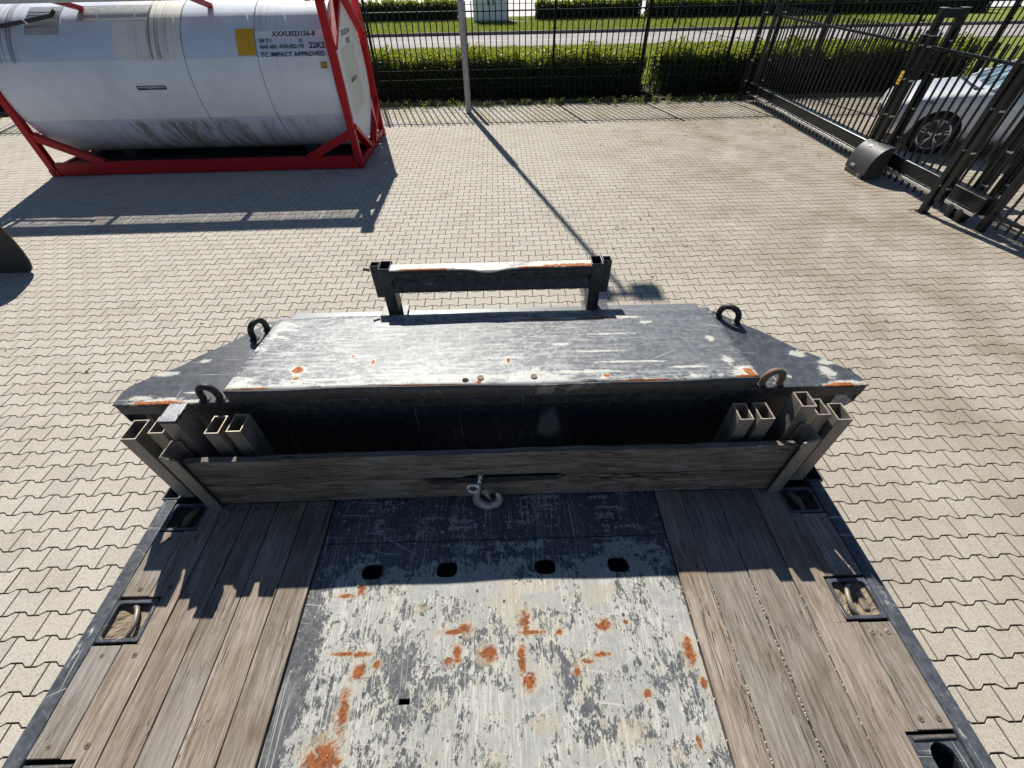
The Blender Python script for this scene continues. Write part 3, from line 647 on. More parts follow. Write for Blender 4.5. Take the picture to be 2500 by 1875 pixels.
for y in (-3.6, -4.8): MB().cyl((-.065, y, .48), .07, -1.0, 1.0, 'x', 16).build('axle', 'chassis_black', tr, 0, 40)

# ---- steel centre plate with oblong holes
def plate():
    x0, x1 = -.656, .531; zt, zb = ZD-.006, ZD-.018
    bm = bmesh.new()
    def loop(pts): return [bm.verts.new((p[0], p[1], zt)) for p in pts]
    def oblong(cx, cy, hx, hy, n=10):
        r = []
        for k in range(4*n):
            a = 2*math.pi*k/(4*n); c, s_ = math.cos(a), math.sin(a); e = 3.2
            r.append((cx+hx*math.copysign(abs(c)**(2/e), c), cy+hy*math.copysign(abs(s_)**(2/e), s_)))
        return r
    holes = [oblong(x, .572, .0345, .0255) for x in (-.468, -.222, .104, .346)]+[[(-.323, .212), (-.293, .212), (-.293, .226), (-.323, .226)]]
    edges = []
    for pts in [[(x0, YB+.1), (x1, YB+.1), (x1, .668), (x0, .668)]]+holes:
        L = loop(pts); edges += [bm.edges.new((L[i], L[(i+1) % len(L)])) for i in range(len(L))]
    bmesh.ops.triangle_fill(bm, use_beauty=True, use_dissolve=False, edges=edges)
    r = bmesh.ops.extrude_face_region(bm, geom=bm.faces[:])
    vs_ = [e for e in r['geom'] if isinstance(e, bmesh.types.BMVert)]
    for q in vs_: q.co.z = zb
    bmesh.ops.recalc_face_normals(bm, faces=bm.faces)
    me = bpy.data.meshes.new('deck_plate'); bm.to_mesh(me); bm.free(); mk('deck_plate', me, 'deckplate', tr)
    MB().box(x0, x1, .671, .88, zb, zt).build('front_plate', 'deckplate', tr, .0015)
    for hx in (-.468, -.222, .104, .346):
        MB().add([(p[0], p[1], z) for z in (zb, zb-.12) for p in oblong(hx, .572, .040, .031, 6)], [(i, (i+1) % 24, 24+(i+1) % 24, 24+i) for i in range(24)]+[tuple(range(24, 48))]).build('hole_socket', 'hole_black', tr)
    MB().box(-.33, -.285, .205, .232, zb-.06, zb-.055).build('hole_socket', 'hole_black', tr)
plate()

# ---- wooden planks
def plank_mesh(poly_cut, x0, x1, y0, y1, notch=None):
    """plank along y with slightly uneven long edges; notch=(side,xn,[(ya,yb)..]) cuts pocket corners"""
    th = .034; g = .0016
    ys = sorted(set([y0, y1]+list(np.arange(y0, y1, .06))+([q for p in notch[2] for q in (p[0]-1e-4, p[0], p[1], p[1]+1e-4)] if notch else [])))
    ys = [y for y in ys if y0 <= y <= y1]
    L = []; Rr = []
    for y in ys:
        l, r = x0+g+rng.normal(0, .0006), x1-g+rng.normal(0, .0006)
        if notch:
            for ya, yb in notch[2]:
                if ya <= y <= yb:
                    if notch[0] == 'L': l = notch[1]
                    else: r = notch[1]
        L.append((l, y)); Rr.append((r, y))
    m = MB(); n = len(ys); v = []; f = []
    cup = rng.normal(0, .0008); dz = rng.normal(0, .0008)
    for i in range(n):
        for (x, y), z in ((L[i], ZD-th), (Rr[i], ZD-th), (Rr[i], ZD+dz), (((L[i][0]+Rr[i][0])/2, L[i][1]), ZD+dz+cup), (L[i], ZD+dz)):
            v.append((x, y, z))
    for i in range(n-1):
        for k in range(5): f.append((i*5+k, i*5+(k+1) % 5, i*5+5+(k+1) % 5, i*5+5+k))
    f += [tuple(range(5))[::-1], tuple((n-1)*5+k for k in range(5))]
    return m.add(v, f)
def screw(parent, x, y, mat='rusty_iron'):
    s = MB(); s.tube([(x, y, ZD-.004), (x, y, ZD+.0006), (x, y, ZD+.0012)], [.0078, .0078, .0068], 14); o = s.build('screw', mat, parent, 0, 30)
    MB().cyl((x, y, ZD), .0022, .0010, .0016, 'z', 6).build('drive_socket', 'hole_black', o)
POCK = [(.732, .845), (.378, .512), (-.02, .1215), (-.40, -.265), (-.79, -.65)]
# left: outer two planks are interrupted by the pockets
LX = [-1.2545, -1.164, -1.0655, -.967, -.868, -.7615, -.660]
RX = [.5345, .6285, .7605, .8945, 1.0285, 1.1255]
YF = .848
def seg_between(): 
    s = []; top = .735
    lim = [YF]+[q for p in POCK for q in (p[1], p[0])]+[YB+.1]
    return [(POCK[i+1][1], POCK[i][0]) for i in range(len(POCK)-1)]+[(YB+.1, POCK[-1][0])]
segs = seg_between()
for (ya, yb) in segs:
    o = plank_mesh(None, LX[0], LX[1], ya+.002, yb-.002).build('plank', 'deck_wood', tr, .002)
    for y in (ya+.025, yb-.028): screw(o, (LX[0]+LX[1])/2+rng.normal(0, .004), y)
    o = plank_mesh(None, RX[4], RX[5], ya+.002, yb-.002).build('plank', 'deck_wood', tr, .002)
    for y in (ya+.025, yb-.028):
        for dx in (-.024, .022): screw(o, (RX[4]+RX[5])/2+dx, y, 'stake_steel' if y > .3 else 'rusty_iron')
o = plank_mesh(None, LX[1], LX[2], YB+.1, YF-.01, ('L', -1.121, [(a, b) for a, b in POCK])).build('plank', 'deck_wood', tr, .0015)
for (ya, yb) in segs[:3]:
    for y in (ya+.026, yb-.028): screw(o, -1.112, y)
o = plank_mesh(None, RX[3], RX[4], YB+.1, YF-.01, ('R', .9935, [(a, b) for a, b in POCK])).build('plank', 'deck_wood', tr, .0015)
for y in (.822,): screw(o, .93, y, 'stake_steel')
for i in range(2, 6):
    o = plank_mesh(None, LX[i], LX[i+1], YB+.1, YF-.012).build('plank', 'deck_wood', tr, .002)
    for dx in (-.022, .022): screw(o, (LX[i]+LX[i+1])/2+dx, .808)
for i in range(0, 3):
    o = plank_mesh(None, RX[i], RX[i+1], YB+.1, YF-.012).build('plank', 'deck_wood', tr, .002)
    for dx in (-.026, .026): screw(o, (RX[i]+RX[i+1])/2+dx, .806)
MB().box(XL1+.002, XR1-.002, YB, .93, ZD-.062, ZD-.05).build('underfloor', 'hole_black', tr)

# grit caught in the gaps between the right-hand planks
def grit():
    v = []; f = []
    for gx, nn in ((RX[1], 90), (RX[2], 110), (RX[3], 40), (RX[0], 10)):
        for k in range(nn):
            y = rng.uniform(.02, .8) if rng.random() < .4 else rng.uniform(.05, .5); c = Vector((gx+rng.normal(0, .0012), y, ZD-.0035+rng.normal(0, .0015))); r = rng.uniform(.0013, .0034)
            o = len(v); v += [tuple(c+Vector(d)*r*rng.uniform(.7, 1.2)) for d in ((1,0,0),(-1,0,0),(0,1.3,0),(0,-1.3,0),(0,0,.8),(0,0,-.8))]
            f += [(o+a, o+b, o+c_) for a, b, c_ in ((0,2,4),(2,1,4),(1,3,4),(3,0,4),(2,0,5),(1,2,5),(3,1,5),(0,3,5))]
    for k in range(14):
        c = Vector((rng.uniform(-.6, .5), rng.uniform(.06, .8), ZD-.003)); r = rng.uniform(.002, .005); o = len(v)
        v += [tuple(c+Vector(d)*r*rng.uniform(.7, 1.2)) for d in ((1,0,0),(-1,0,0),(0,1.3,0),(0,-1.3,0),(0,0,.8),(0,0,-.8))]
        f += [(o+a, o+b, o+c_) for a, b, c_ in ((0,2,4),(2,1,4),(1,3,4),(3,0,4),(2,0,5),(1,2,5),(3,1,5),(0,3,5))]
    me = fastmesh('grit', np.array(v), np.array(f)); tag(mk('grit', me, 'grit', tr), kind='stuff')
grit()

# ---- recessed lashing pockets
def ring_pocket(x0, x1, y0, y1, flip, kind):
    r = empty('lashing_pocket'); r.parent = tr; t = .010
    fr = MB()
    def rr(a, b, c, d, rad_, n=4):
        P = []
        for (cx, cy, s0) in ((b-rad_, c+rad_, -90), (b-rad_, d-rad_, 0), (a+rad_, d-rad_, 90), (a+rad_, c+rad_, 180)):
            for k in range(n+1): P.append((cx+rad_*math.cos(rad(s0+90*k/n)), cy+rad_*math.sin(rad(s0+90*k/n))))
        return P
    o, i = rr(x0, x1, y0, y1, .006), rr(x0+t, x1-t, y0+t, y1-t, .012); n = len(o); zt = ZD+.002 if kind == 'ring' else ZD-.003
    v = [(a, b, zt) for a, b in o]+[(a, b, zt) for a, b in i]+[(a, b, ZD-.06) for a, b in o]+[(a, b, ZD-.06) for a, b in i]
    f = []
    for k in range(n):
        l = (k+1) % n; f += [(k, l, n+l, n+k), (l, k, 2*n+k, 2*n+l), (n+k, n+l, 3*n+l, 3*n+k)]
    fr.add(v, f); fr.build('pocket_frame', 'rail_paint', r, .0015)
    # heap of dirt on the floor of the pocket
    nx, ny = 16, 18; v = []; f = []
    for a in range(nx+1):
        for b in range(ny+1):
            x = x0+t+(x1-x0-2*t)*a/nx; y = y0+t+(y1-y0-2*t)*b/ny
            v.append((x, y, ZD-.020+.0025*math.sin(a*.8)*math.sin(b*.6)+.011*((a/nx-.5)**2*4)*.8+rng.normal(0, .0007)))
    for a in range(nx):
        for b in range(ny): f.append((a*(ny+1)+b, (a+1)*(ny+1)+b, (a+1)*(ny+1)+b+1, a*(ny+1)+b+1))
    MB().add(v, f).build('dirt_fill', 'dirt' if kind == 'ring' else 'joint', r)
    xm, ym = (x0+x1)/2, (y0+y1)/2
    if kind == 'ring':
        # lashing ring lying over a bar
        pts = [(xm+flip*(.006-.030*math.sin(q)+.012*math.cos(q)), ym+.046*math.cos(q), ZD-.018+.020*math.sin(q)) for q in np.linspace(-.2, math.pi+.2, 16)]
        MB().tube(pts, .0072, 10).build('lashing_ring', 'stake_steel', r, 0, 50)
        if flip > 0: MB().box(xm+flip*.026-.012, xm+flip*.026+.012, ym-.034, ym+.026, ZD-.03, ZD-.010).build('ring_clamp', 'stake_steel', r, .008, 40, 3)
    else:
        MB().tube([(xm+.0, ym-.036, ZD-.018), (xm-.006*flip, ym, ZD-.012), (xm-.02*flip, ym+.04, ZD-.018)], [.010, .014, .010], 8).build('ring_clamp', 'rusty_iron', r, 0, 50)
ring_pocket(-1.2525, -1.1235, .385, .503, -1, 'ring')
ring_pocket(-1.2525, -1.1235, .737, .842, -1, 'dark')
ring_pocket(.9965, 1.1235, .385, .503, 1, 'ring')
ring_pocket(.9965, 1.1235, .735, .838, 1, 'dark')
ring_pocket(-1.2525, -1.1235, -.39, -.275, -1, 'ring'); ring_pocket(.9965, 1.1235, -.39, -.275, 1, 'ring')
# bracket plates with slot next to the pockets (near edge of the picture)
def slot_plate(x0, x1, y0, y1):
    r = empty('slot_bracket'); r.parent = tr
    bm = bmesh.new(); zt = ZD-.006; xm = (x0+x1)/2
    def arc(cx, cy, rr, a0, a1, n=10): return [(cx+rr*math.cos(rad(a0+(a1-a0)*k/n)), cy+rr*math.sin(rad(a0+(a1-a0)*k/n))) for k in range(n+1)]
    hole = arc(xm+.004, y1-.052, .031, 0, 180)+arc(xm+.004, y0+.045, .031, 180, 360)
    es = []
    for pts in ([(x0, y0), (x1, y0), (x1, y1-.006), (x0, y1-.006)], hole):
        L = [bm.verts.new((p[0], p[1], zt)) for p in pts]; es += [bm.edges.new((L[i], L[(i+1) % len(L)])) for i in range(len(L))]
    bmesh.ops.triangle_fill(bm, use_beauty=True, use_dissolve=False, edges=es)
    g = bmesh.ops.extrude_face_region(bm, geom=bm.faces[:])
    for q in [e for e in g['geom'] if isinstance(e, bmesh.types.BMVert)]: q.co.z = zt-.012
    bmesh.ops.recalc_face_normals(bm, faces=bm.faces); me = bpy.data.meshes.new('slot_plate'); bm.to_mesh(me); bm.free(); mk('slot_plate', me, 'rail_paint', r)
    MB().tube([(x0+.01, y1-.014, ZD-.006), (xm, y1-.012, ZD-.004), (x1-.004, y1-.012, ZD-.006)], .005, 8).build('weld_bead', 'lip_paint', r, 0, 50)
    h2 = [(xm+.004+(p[0]-xm-.004)*1.02, p[1]) for p in hole]; n = len(h2)
    MB().add([(a, b, z) for z in (zt-.012, zt-.10) for a, b in h2], [(k, (k+1) % n, n+(k+1) % n, n+k) for k in range(n)]+[tuple(range(n, 2*n))]).build('slot_well', 'dark_paint', r)
slot_plate(.998, 1.1235, -.02, .1205); slot_plate(-1.2525, -1.1235, -.02, .1185)

# ---- headboard planks and their U-channels
def board(x0, x1, z0, z1, notch=None):
    y0, y1 = .831, .853; xs = np.linspace(x0, x1, 60); v = []; f = []
    for i, x in enumerate(xs):
        top = z1+.0022*math.sin(x*9)+.0012*math.sin(x*31)+rng.normal(0, .0006); bot = z0+rng.normal(0, .0008)
        if notch and notch[0] < x < notch[1]: 
            if notch[2] == 't': top -= notch[3]
            else: bot += notch[3]
        bow = .004*math.sin((x-x0)/(x1-x0)*math.pi)
        v += [(x, y0+bow, bot), (x, y1+bow, bot), (x, y1+bow, top), (x, y0+bow+.001, top)]
    n = len(xs)
    for i in range(n-1):
        for k in range(4): f.append((4*i+k, 4*i+(k+1) % 4, 4*i+4+(k+1) % 4, 4*i+4+k))
    f += [(3,2,1,0), tuple(4*(n-1)+k for k in range(4))]
    return MB().add(v, f)
board(-1.075, .955, 1.622, 1.758, (-.15, .177, 'b', .012)).build('headboard_plank', 'board_wood', tr, .002)
board(-1.075, .955, 1.497, 1.616, (-.30, .177, 't', .030)).build('headboard_plank', 'board_wood', tr, .002)
for s_, xc in ((-1, -1.088), (1, .968)):
    m_ = MB(); d = -s_      # channel opens towards the planks
    a, b = (xc-.024, xc+.024)
    prof = [(xc-s_*-.022*1, .814), (xc+s_*.024, .814), (xc+s_*.024, .884), (xc-s_*.010, .884), (xc-s_*.010, .878), (xc+s_*.018, .878), (xc+s_*.018, .820), (xc-s_*.022, .820)]
    prof[0] = (xc-s_*.022, .814)
    v = []
    for p in prof: v.append((p[0], p[1], ZD-.004))
    for p in prof: v.append((p[0], p[1], 1.812-(.02 if (p[0]-xc)*s_ < -.015 else 0)))
    n = 8; m_.add(v, [tuple(range(n))[::-1], tuple(range(n, 2*n))]+[(i, (i+1) % n, n+(i+1) % n, n+i) for i in range(n)])
    m_.build('headboard_channel', 'stake_steel', tr, .0015)

# ---- front box with wings and lid
ZW = 1.864
WL = [(-1.34, 1.0), (-1.345, 1.06), (-1.335, 1.09), (-1.295, 1.128), (-1.276, 1.149), (-1.235, 1.172), (-1.20, 1.20), (-1.171, 1.245), (-1.129, 1.281), (-1.089, 1.319), (-1.054, 1.359), (-1.02, 1.40), (-.98, 1.455)]
WR = [(.86, 1.45), (.919, 1.378), (.997, 1.303), (1.072, 1.208), (1.132, 1.155), (1.198, 1.087), (1.224, 1.045), (1.232, 1.0)]
outl = WL+WR
MB().prism(outl, ZW-.008, ZW).build('wing_plate', 'wing_paint', tr, .003)
def inset_outline(d):
    c = Vector((-.06, 1.2)); return [tuple(c+(Vector(p)-c)*(1-d/(Vector(p)-c).length)) for p in outl]
io = inset_outline(.05); io = [(a, max(b, 1.035)) for a, b in io]
MB().prism(io, 1.28, ZW-.009).build('box_body', 'dark_paint', tr, .004)
MB().box(-1.335, 1.227, 1.001, 1.007, ZW-.05, ZW-.009).build('front_flange', 'dark_paint', tr, .002)
for x, s_ in ((-1.338, 1), (1.226, -1)):
    MB().add([(x, 1.004, ZW-.01), (x, 1.10, ZW-.01), (x, 1.10, ZW-.10), (x, 1.004, ZW-.085), (x+s_*.08, 1.01, ZW-.21), (x+s_*.08, 1.09, ZW-.22), (x+s_*.006, 1.004, ZW-.01), (x+s_*.006, 1.10, ZW-.01), (x+s_*.006, 1.10, ZW-.10), (x+s_*.006, 1.004, ZW-.085), (x+s_*.086, 1.01, ZW-.21), (x+s_*.086, 1.09, ZW-.22)],
             [(0,1,2,3),(3,2,5,4),(6,9,8,7),(9,10,11,8),(0,3,9,6),(3,4,10,9),(1,7,8,2),(2,8,11,5),(0,6,7,1),(4,5,11,10)]).build('wing_gusset', 'dark_paint', tr, .002)
# lid: folded sheet, front edge a little dented
def lid():
    x0, x1 = -.937, .838; xs = np.linspace(x0, x1, 90); ys = np.linspace(1.0, 1.465, 26); v = []; f = []
    def zt(x, y):
        t = (y-1.0)/.465; z = 1.919*(1-t)+1.872*t - .010*max(0, (x+.06))*(1-t)
        z += .0016*math.sin(x*4+y*5)+.0010*math.sin(x*11-y*7)
        z -= .004*math.exp(-((x-.05)/.25)**2-((y-1.0)/.06)**2); return z
    nx, ny = len(xs), len(ys)
    for x in xs:
        for y in ys: v.append((x, y-(.003*math.sin(x*5)+.002*math.sin(x*14) if y == ys[0] else 0), zt(x, y)))
    for a in range(nx-1):
        for b in range(ny-1): f.append((a*ny+b, (a+1)*ny+b, (a+1)*ny+b+1, a*ny+b+1))
    top = MB().add(v, f).build('box_lid', 'lid_paint', tr, 0, 60)
    sd = top.modifiers.new('sheet', 'SOLIDIFY'); sd.thickness = .003; sd.offset = -1
    # folded lip in front, sides and back
    L = MB(); n = nx; v = []
    for i, x in enumerate(xs):
        e = .003*math.sin(x*5)+.002*math.sin(x*14); v += [(x, 1.0-e-.0005, zt(x, 1.0)-.0005), (x, 1.0-e*.6+.0035*math.sin(x*8), ZW+.0015)]
    L.add(v, [(2*i, 2*i+1, 2*i+3, 2*i+2) for i in range(n-1)]); lp = L.build('lid_lip', 'lip_paint', top, 0, 60)
    s2 = lp.modifiers.new('sheet', 'SOLIDIFY'); s2.thickness = .003; s2.offset = -1
    for x in (x0, x1):
        MB().add([(x, 1.0, zt(x, 1.0)-.002), (x, 1.465, zt(x, 1.465)-.002), (x, 1.465, ZW+.001), (x, 1.0, ZW+.001)], [(0,1,2,3)]).build('lid_side', 'lid_paint', top)
    for x, y, m_ in ((-.145, 1.025, 'hole_black'), (-.095, 1.036, 'rusty_iron'), (.085, 1.036, 'rusty_iron')):
        MB().tube([(x, y, zt(x, y)-.004), (x, y, zt(x, y)+(.004 if m_ != 'hole_black' else .0012))], .011, 14).build('lid_bolt', m_, top, 0, 40)
    MB().box(x0-.015, x1+.015, 1.472, 1.60, 1.76, 1.80).build('rear_ledge', 'ledge_paint', tr, .004)
    MB().box(x0, x1, 1.4655, 1.4705, 1.78, 1.868).build('lid_back', 'lid_paint', top)
lid()
# lifting eyes
def eye(p, q, h, mat):
    p, q = Vector((p[0], p[1], ZW)), Vector((q[0], q[1], ZW)); c = (p+q)/2; d = (q-p)/2
    pts = [p+Vector((0, 0, -.004))]+[c-d*math.cos(a)*(1.0+.16*math.sin(a))+Vector((0, 0, .016+(h-.016)*math.sin(a))) for a in np.linspace(0, math.pi, 16)]+[q+Vector((0, 0, -.004))]
    e = MB().tube(pts, .0115, 12).build('lifting_eye', mat, tr, 0, 60)
    for k in (p, q): MB().tube([k+Vector((0, 0, -.001)), k+Vector((0, 0, .008))], [.021, .013], 10).build('weld', 'eye_iron', e, 0, 60)
eye((-1.032, 1.012), (-.978, 1.014), .064, 'eye_iron'); eye((-.995, 1.338), (-.965, 1.398), .062, 'eye_iron')
eye((.858, 1.405), (.915, 1.36), .062, 'eye_iron'); eye((.862, 1.012), (.922, 1.012), .066, 'rusty_iron')

# ---- rack on the ledge behind the lid
rk = empty('stake_rack'); rk.parent = tr
for a, b in ((-.517, -.469), (.3486, .3975)):
    MB().rtube(a, b, 1.553, 1.6225, 1.800, 2.033, .0055).build('rack_post', 'rack_paint', rk, .004)
for a, b in ((-.555, -.5185), (.399, .4366)):
    MB().rtube(a, b, 1.580, 1.617, 1.883, 2.033, .004).build('rack_socket', 'rack_paint', rk, .003)
MB().tube([(-.56, 1.588, 2.011), (-.576, 1.583, 2.017), (-.582, 1.583, 2.019)], [.008, .0055, .009], 8).build('clamp_screw', 'rusty_iron', rk, 0, 50)
def rbeam():
    xs = np.linspace(-.4685, .3481, 70); f = []; v = []
    def dent(x): return .013*math.exp(-((x+.07)/.055)**2)
    def sag(x): return .007*math.exp(-((x+.07)/.075)**2)
    for x in xs: v += [(x, 1.5465-dent(x), 2.031-sag(x)), (x, 1.592, 2.031), (x, 1.592, 2.0255), (x, 1.5465-dent(x), 2.0245-sag(x))]
    for i in range(len(xs)-1):
        for k in range(4): f.append((4*i+k, 4*i+(k+1) % 4, 4*i+4+(k+1) % 4, 4*i+4+k))
    MB().add(v, f).build('beam_top', 'rack_top', rk, 0, 50)
    w_ = MB(); v = []; f = []
    prof = [(1.5486, 2.0255), (1.551, 1.993), (1.5595, 1.978), (1.5595, 1.954), (1.551, 1.943), (1.551, 1.924), (1.570, 1.922)]
    for x in xs:
        for (y, z) in prof: v.append((x, y-(dent(x)*(.9 if z > 2.01 else .25 if z > 1.97 else 0)), z))
    n = len(prof)
    for i in range(len(xs)-1):
        for k in range(n-1): f.append((n*i+k, n*i+k+1, n*i+n+k+1, n*i+n+k))
    o = w_.add(v, f).build('beam_web', 'dark_paint', rk, 0, 50); sd = o.modifiers.new('sheet', 'SOLIDIFY'); sd.thickness = .004; sd.offset = 0
    for x in (-.266, .033, .13): MB().tube([(x, 1.549, 1.989), (x, 1.54, 1.989)], [.013, .012], 6).build('beam_bolt', 'dark_paint', rk)
rbeam()
for a in (-.552, .335): MB().box(a, a+.115, 1.535, 1.63, 1.8005, 1.811).build('rack_foot', 'dark_paint', rk, .002)
for x in (-.315, .174): MB().tube([(x, 1.545, 1.799), (x, 1.545, 1.811)], [.015, .014], 12).build('base_bolt', 'dark_paint', rk, 0, 40)

# ---- loose rectangular stakes standing at the headboard
def stake(x0, x1, y0, y1, zt, label, cap=False, t=.0045, z0=ZD+.001):
    c = ((x0+x1)/2, (y0+y1)/2); r = empty('stake', (c[0], c[1], z0)); tag(r, label, 'stake', 'steel stakes at the headboard')
    hx, hy = (x1-x0)/2, (y1-y0)/2; H = zt-z0
    MB().rtube(-hx, hx, -hy, hy, 0, H-.0015, t).build('tube', 'stake_steel', r, .004)
    if cap: 
        MB().box(-hx-.001, hx+.001, -hy-.001, hy+.001, H-.0014, H+.004).build('cap_plate', 'galvanised', r, .002)
        ring = [(-hx+2*hx*t, -hy) for t in np.linspace(0, 1, 9)[:-1]]+[(hx, -hy+2*hy*t) for t in np.linspace(0, 1, 11)[:-1]]+[(hx-2*hx*t, hy) for t in np.linspace(0, 1, 9)[:-1]]+[(-hx, hy-2*hy*t) for t in np.linspace(0, 1, 11)[:-1]]
        MB().tube([(a+rng.normal(0, .0006), b+rng.normal(0, .0006), H-.001+rng.normal(0, .0006)) for a, b in ring], [.0032+abs(rng.normal(0, .0012)) for _ in ring], 7, closed=True).build('weld_bead', 'eye_iron', r, 0, 60)
    else: MB().rtube(-hx+.0006, hx-.0006, -hy+.0006, hy-.0006, H-.0014, H, t-.0012).build('sunlit_rim', 'rim_sunlit', r)
stake(-1.244, -1.192, .866, .948, 1.846, 'open steel stake at the outermost left end of the headboard')
stake(-1.168, -1.118, .888, .960, 1.846, 'open steel stake second from the left end, beside the outermost left stake')
stake(-1.105, -1.051, .890, .966, 1.896, 'steel stake closed by a welded cap plate, left of the headboard planks', True)
stake(-.988, -.941, .884, .960, 1.842, 'open steel stake behind the planks, outer one of the left pair')
stake(-.917, -.868, .886, .962, 1.846, 'open steel stake behind the planks, inner one of the left pair')
stake(.749, .794, .880, .953, 1.842, 'open steel stake behind the planks, inner one of the right pair')
stake(.816, .863, .880, .953, 1.842, 'open steel stake behind the planks, outer one of the right pair')
stake(.934, .982, .889, .955, 1.888, 'tallest open steel stake with sunlit inside, right end of the headboard')
stake(1.004, 1.048, .888, .960, 1.846, 'open steel stake second from the right end, beside the outermost right stake')
stake(1.058, 1.107, .865, .938, 1.846, 'open steel stake at the outermost right end of the headboard')

# ---- winch hook
hk = empty('winch_hook', (-.085, .80, ZD)); tag(hk, 'galvanised steel winch hook on a wire rope hanging over the headboard notch', 'hook')
hk.scale = (.88, .88, .88)
def W2(x, y, z): return (x+.085, y-.80, z-ZD)
pts = []; rr = []
for (x, z, r) in ((-.118, 1.612, .010), (-.124, 1.592, .012), (-.131, 1.570, .0145), (-.134, 1.548, .0165), (-.129, 1.527, .0185), (-.117, 1.510, .0195), (-.099, 1.500, .0195), (-.079, 1.498, .019), (-.060, 1.505, .0185), (-.046, 1.518, .0175), (-.0395, 1.536, .0155), (-.041, 1.554, .013), (-.047, 1.570, .0095), (-.052, 1.581, .005)):
    pts.append(W2(x, .806-(1.60-z)*.12, z)); rr.append(r)
MB().tube(pts, rr, 14).build('hook_body', 'hook_steel', hk, 0, 70)
MB().tube([W2(-.108, .80, 1.604), W2(-.092, .796, 1.585), W2(-.078, .79, 1.563), W2(-.073, .788, 1.548)], [.008, .009, .006, .001], 8).build('safety_latch', 'stake_steel', hk, 0, 60)
for k in range(3):
    MB().tube([W2(-.108+.006*math.cos(q*9+k*2.1)-.02*q, .832-.03*q+.006*math.sin(q*9+k*2.1), 1.665-.085*q) for q in np.linspace(0, 1, 22)], .0048, 6).build('rope_strand', 'zinc_bright', hk, 0, 60)
MB().tube([W2(-.128+.022*math.cos(a)-.014, .806+.004*math.sin(a), 1.612+.020*math.sin(a)) for a in np.linspace(0, 2*math.pi, 22)[:-1]], .0075, 10, closed=True).build('shackle', 'zinc_bright', hk, 0, 60)
for a, b in (((-.10, .80, 1.607), (-.075, .79, 1.590)), ((-.095, .80, 1.61), (-.068, .792, 1.60)), ((-.09, .80, 1.60), (-.083, .785, 1.578))):
    MB().tube([W2(*a), W2(*b)], .0012, 5).build('frayed_wire', 'zinc_bright', hk)

# ------------------------------------------------------------------ tank container
tk = empty('tank_container', (-8.7955, 8.9727, 0), .0094); tag(tk, 'white cylindrical tank in a red steel container frame, left background', 'tank container')
TYC, TZC, TR = 1.219, 1.32, 1.17
Lc, Wc, Hc = 6.058, 2.438, 2.591
def cylp(x, a, r=TR): return (x, TYC-r*math.cos(a), TZC+r*math.sin(a))
def cpanel(name, x0, x1, a0, a1, r, mat, parent, th=.004, bev=True):
    n = max(2, int(abs(a1-a0)/.045)); v = []; f = []
    for k in range(n+1):
        a = a0+(a1-a0)*k/n; v += [cylp(x0, a, r), cylp(x1, a, r), cylp(x0, a, r-th), cylp(x1, a, r-th)]
    for k in range(n):
        q = 4*k; f += [(q, q+1, q+5, q+4), (q+2, q+6, q+7, q+3), (q, q+4, q+6, q+2), (q+1, q+3, q+7, q+5)]
    f += [(0, 2, 3, 1), (4*n, 4*n+1, 4*n+3, 4*n+2)]
    return MB().add(v, f).build(name, mat, parent, 0, 25)
XS = [.14, 2.31, 3.465, 4.69, 5.90]
A1, A2 = rad(22.6), rad(-19.6)
BAND = [(rad(-100), A2, TR-.004, ['tank_blue', 'tank_blue', 'tank_blue', 'tank_blue']), (A2-.01, A1, TR+.003, ['tank_white']*4), (A1-.01, rad(95), TR-.001, ['tank_blue', 'tank_cream', 'tank_blue', 'tank_blue']), (rad(95)-.01, rad(262), TR-.004, ['tank_white']*4)]
for (a0, a1, r, ms) in BAND:
    for i in range(4): cpanel('cladding_panel', XS[i]+(.0008 if i else 0), XS[i+1]+.012*(i < 3), a0, a1, r-.0012*(i % 2), ms[i], tk)
for x in XS[2:4]: cpanel('seam_bead', x-.005, x+.004, rad(-100), rad(95), TR+.0052, 'cabinet_seam', tk, .002)
for x, s_ in ((5.905, 1), (.13, -1)):
    n = 48; m_ = MB(); v = [cylp(x, 2*math.pi*k/n, TR-.01) for k in range(n)]+[cylp(x+s_*.03, 2*math.pi*k/n, TR-.06) for k in range(n)]
    m_.add(v, [(k, (k+1) % n, n+(k+1) % n, n+k) for k in range(n)]+[tuple(range(n, 2*n))]); m_.build('end_cover', 'tank_end', tk, 0, 20)
MB().box(.15, Lc-.15, .118, Wc-.118, .10, .115).build('under_tank_shade', 'chassis_black', tk)  # added dark sheet standing in for the shade below the tank
for x in (1.2, 4.9):
    MB().box(x-.12, x+.12, .7, 1.74, .116, .42).build('saddle', 'chassis_black', tk, .004)
for x in (0, Lc-.178):
    for y in (0, Wc-.162):
        for z in (0, Hc-.118):
            co = MB().box(x, x+.178, y, y+.162, z, z+.118).build('corner_casting', 'red_paint', tk, .008)
            MB().add([(x+.089+.022*math.cos(q), y-.001 if y == 0 else y+.163, z+.059+.038*math.sin(q)) for q in np.linspace(0, 2*math.pi, 17)[:-1]], [tuple(range(16))]).build('casting_hole', 'hole_black', co)
            xe = x-.001 if x == 0 else x+.179
            MB().add([(xe, y+.081+.022*math.cos(q), z+.059+.035*math.sin(q)) for q in np.linspace(0, 2*math.pi, 17)[:-1]], [tuple(range(16))]).build('casting_hole', 'hole_black', co)
for x in (.012, Lc-.142):
    for y in (.008, Wc-.118):
        MB().box(x, x+.13, y, y+.11, .118, Hc-.118).build('corner_post', 'red_paint', tk, .01)
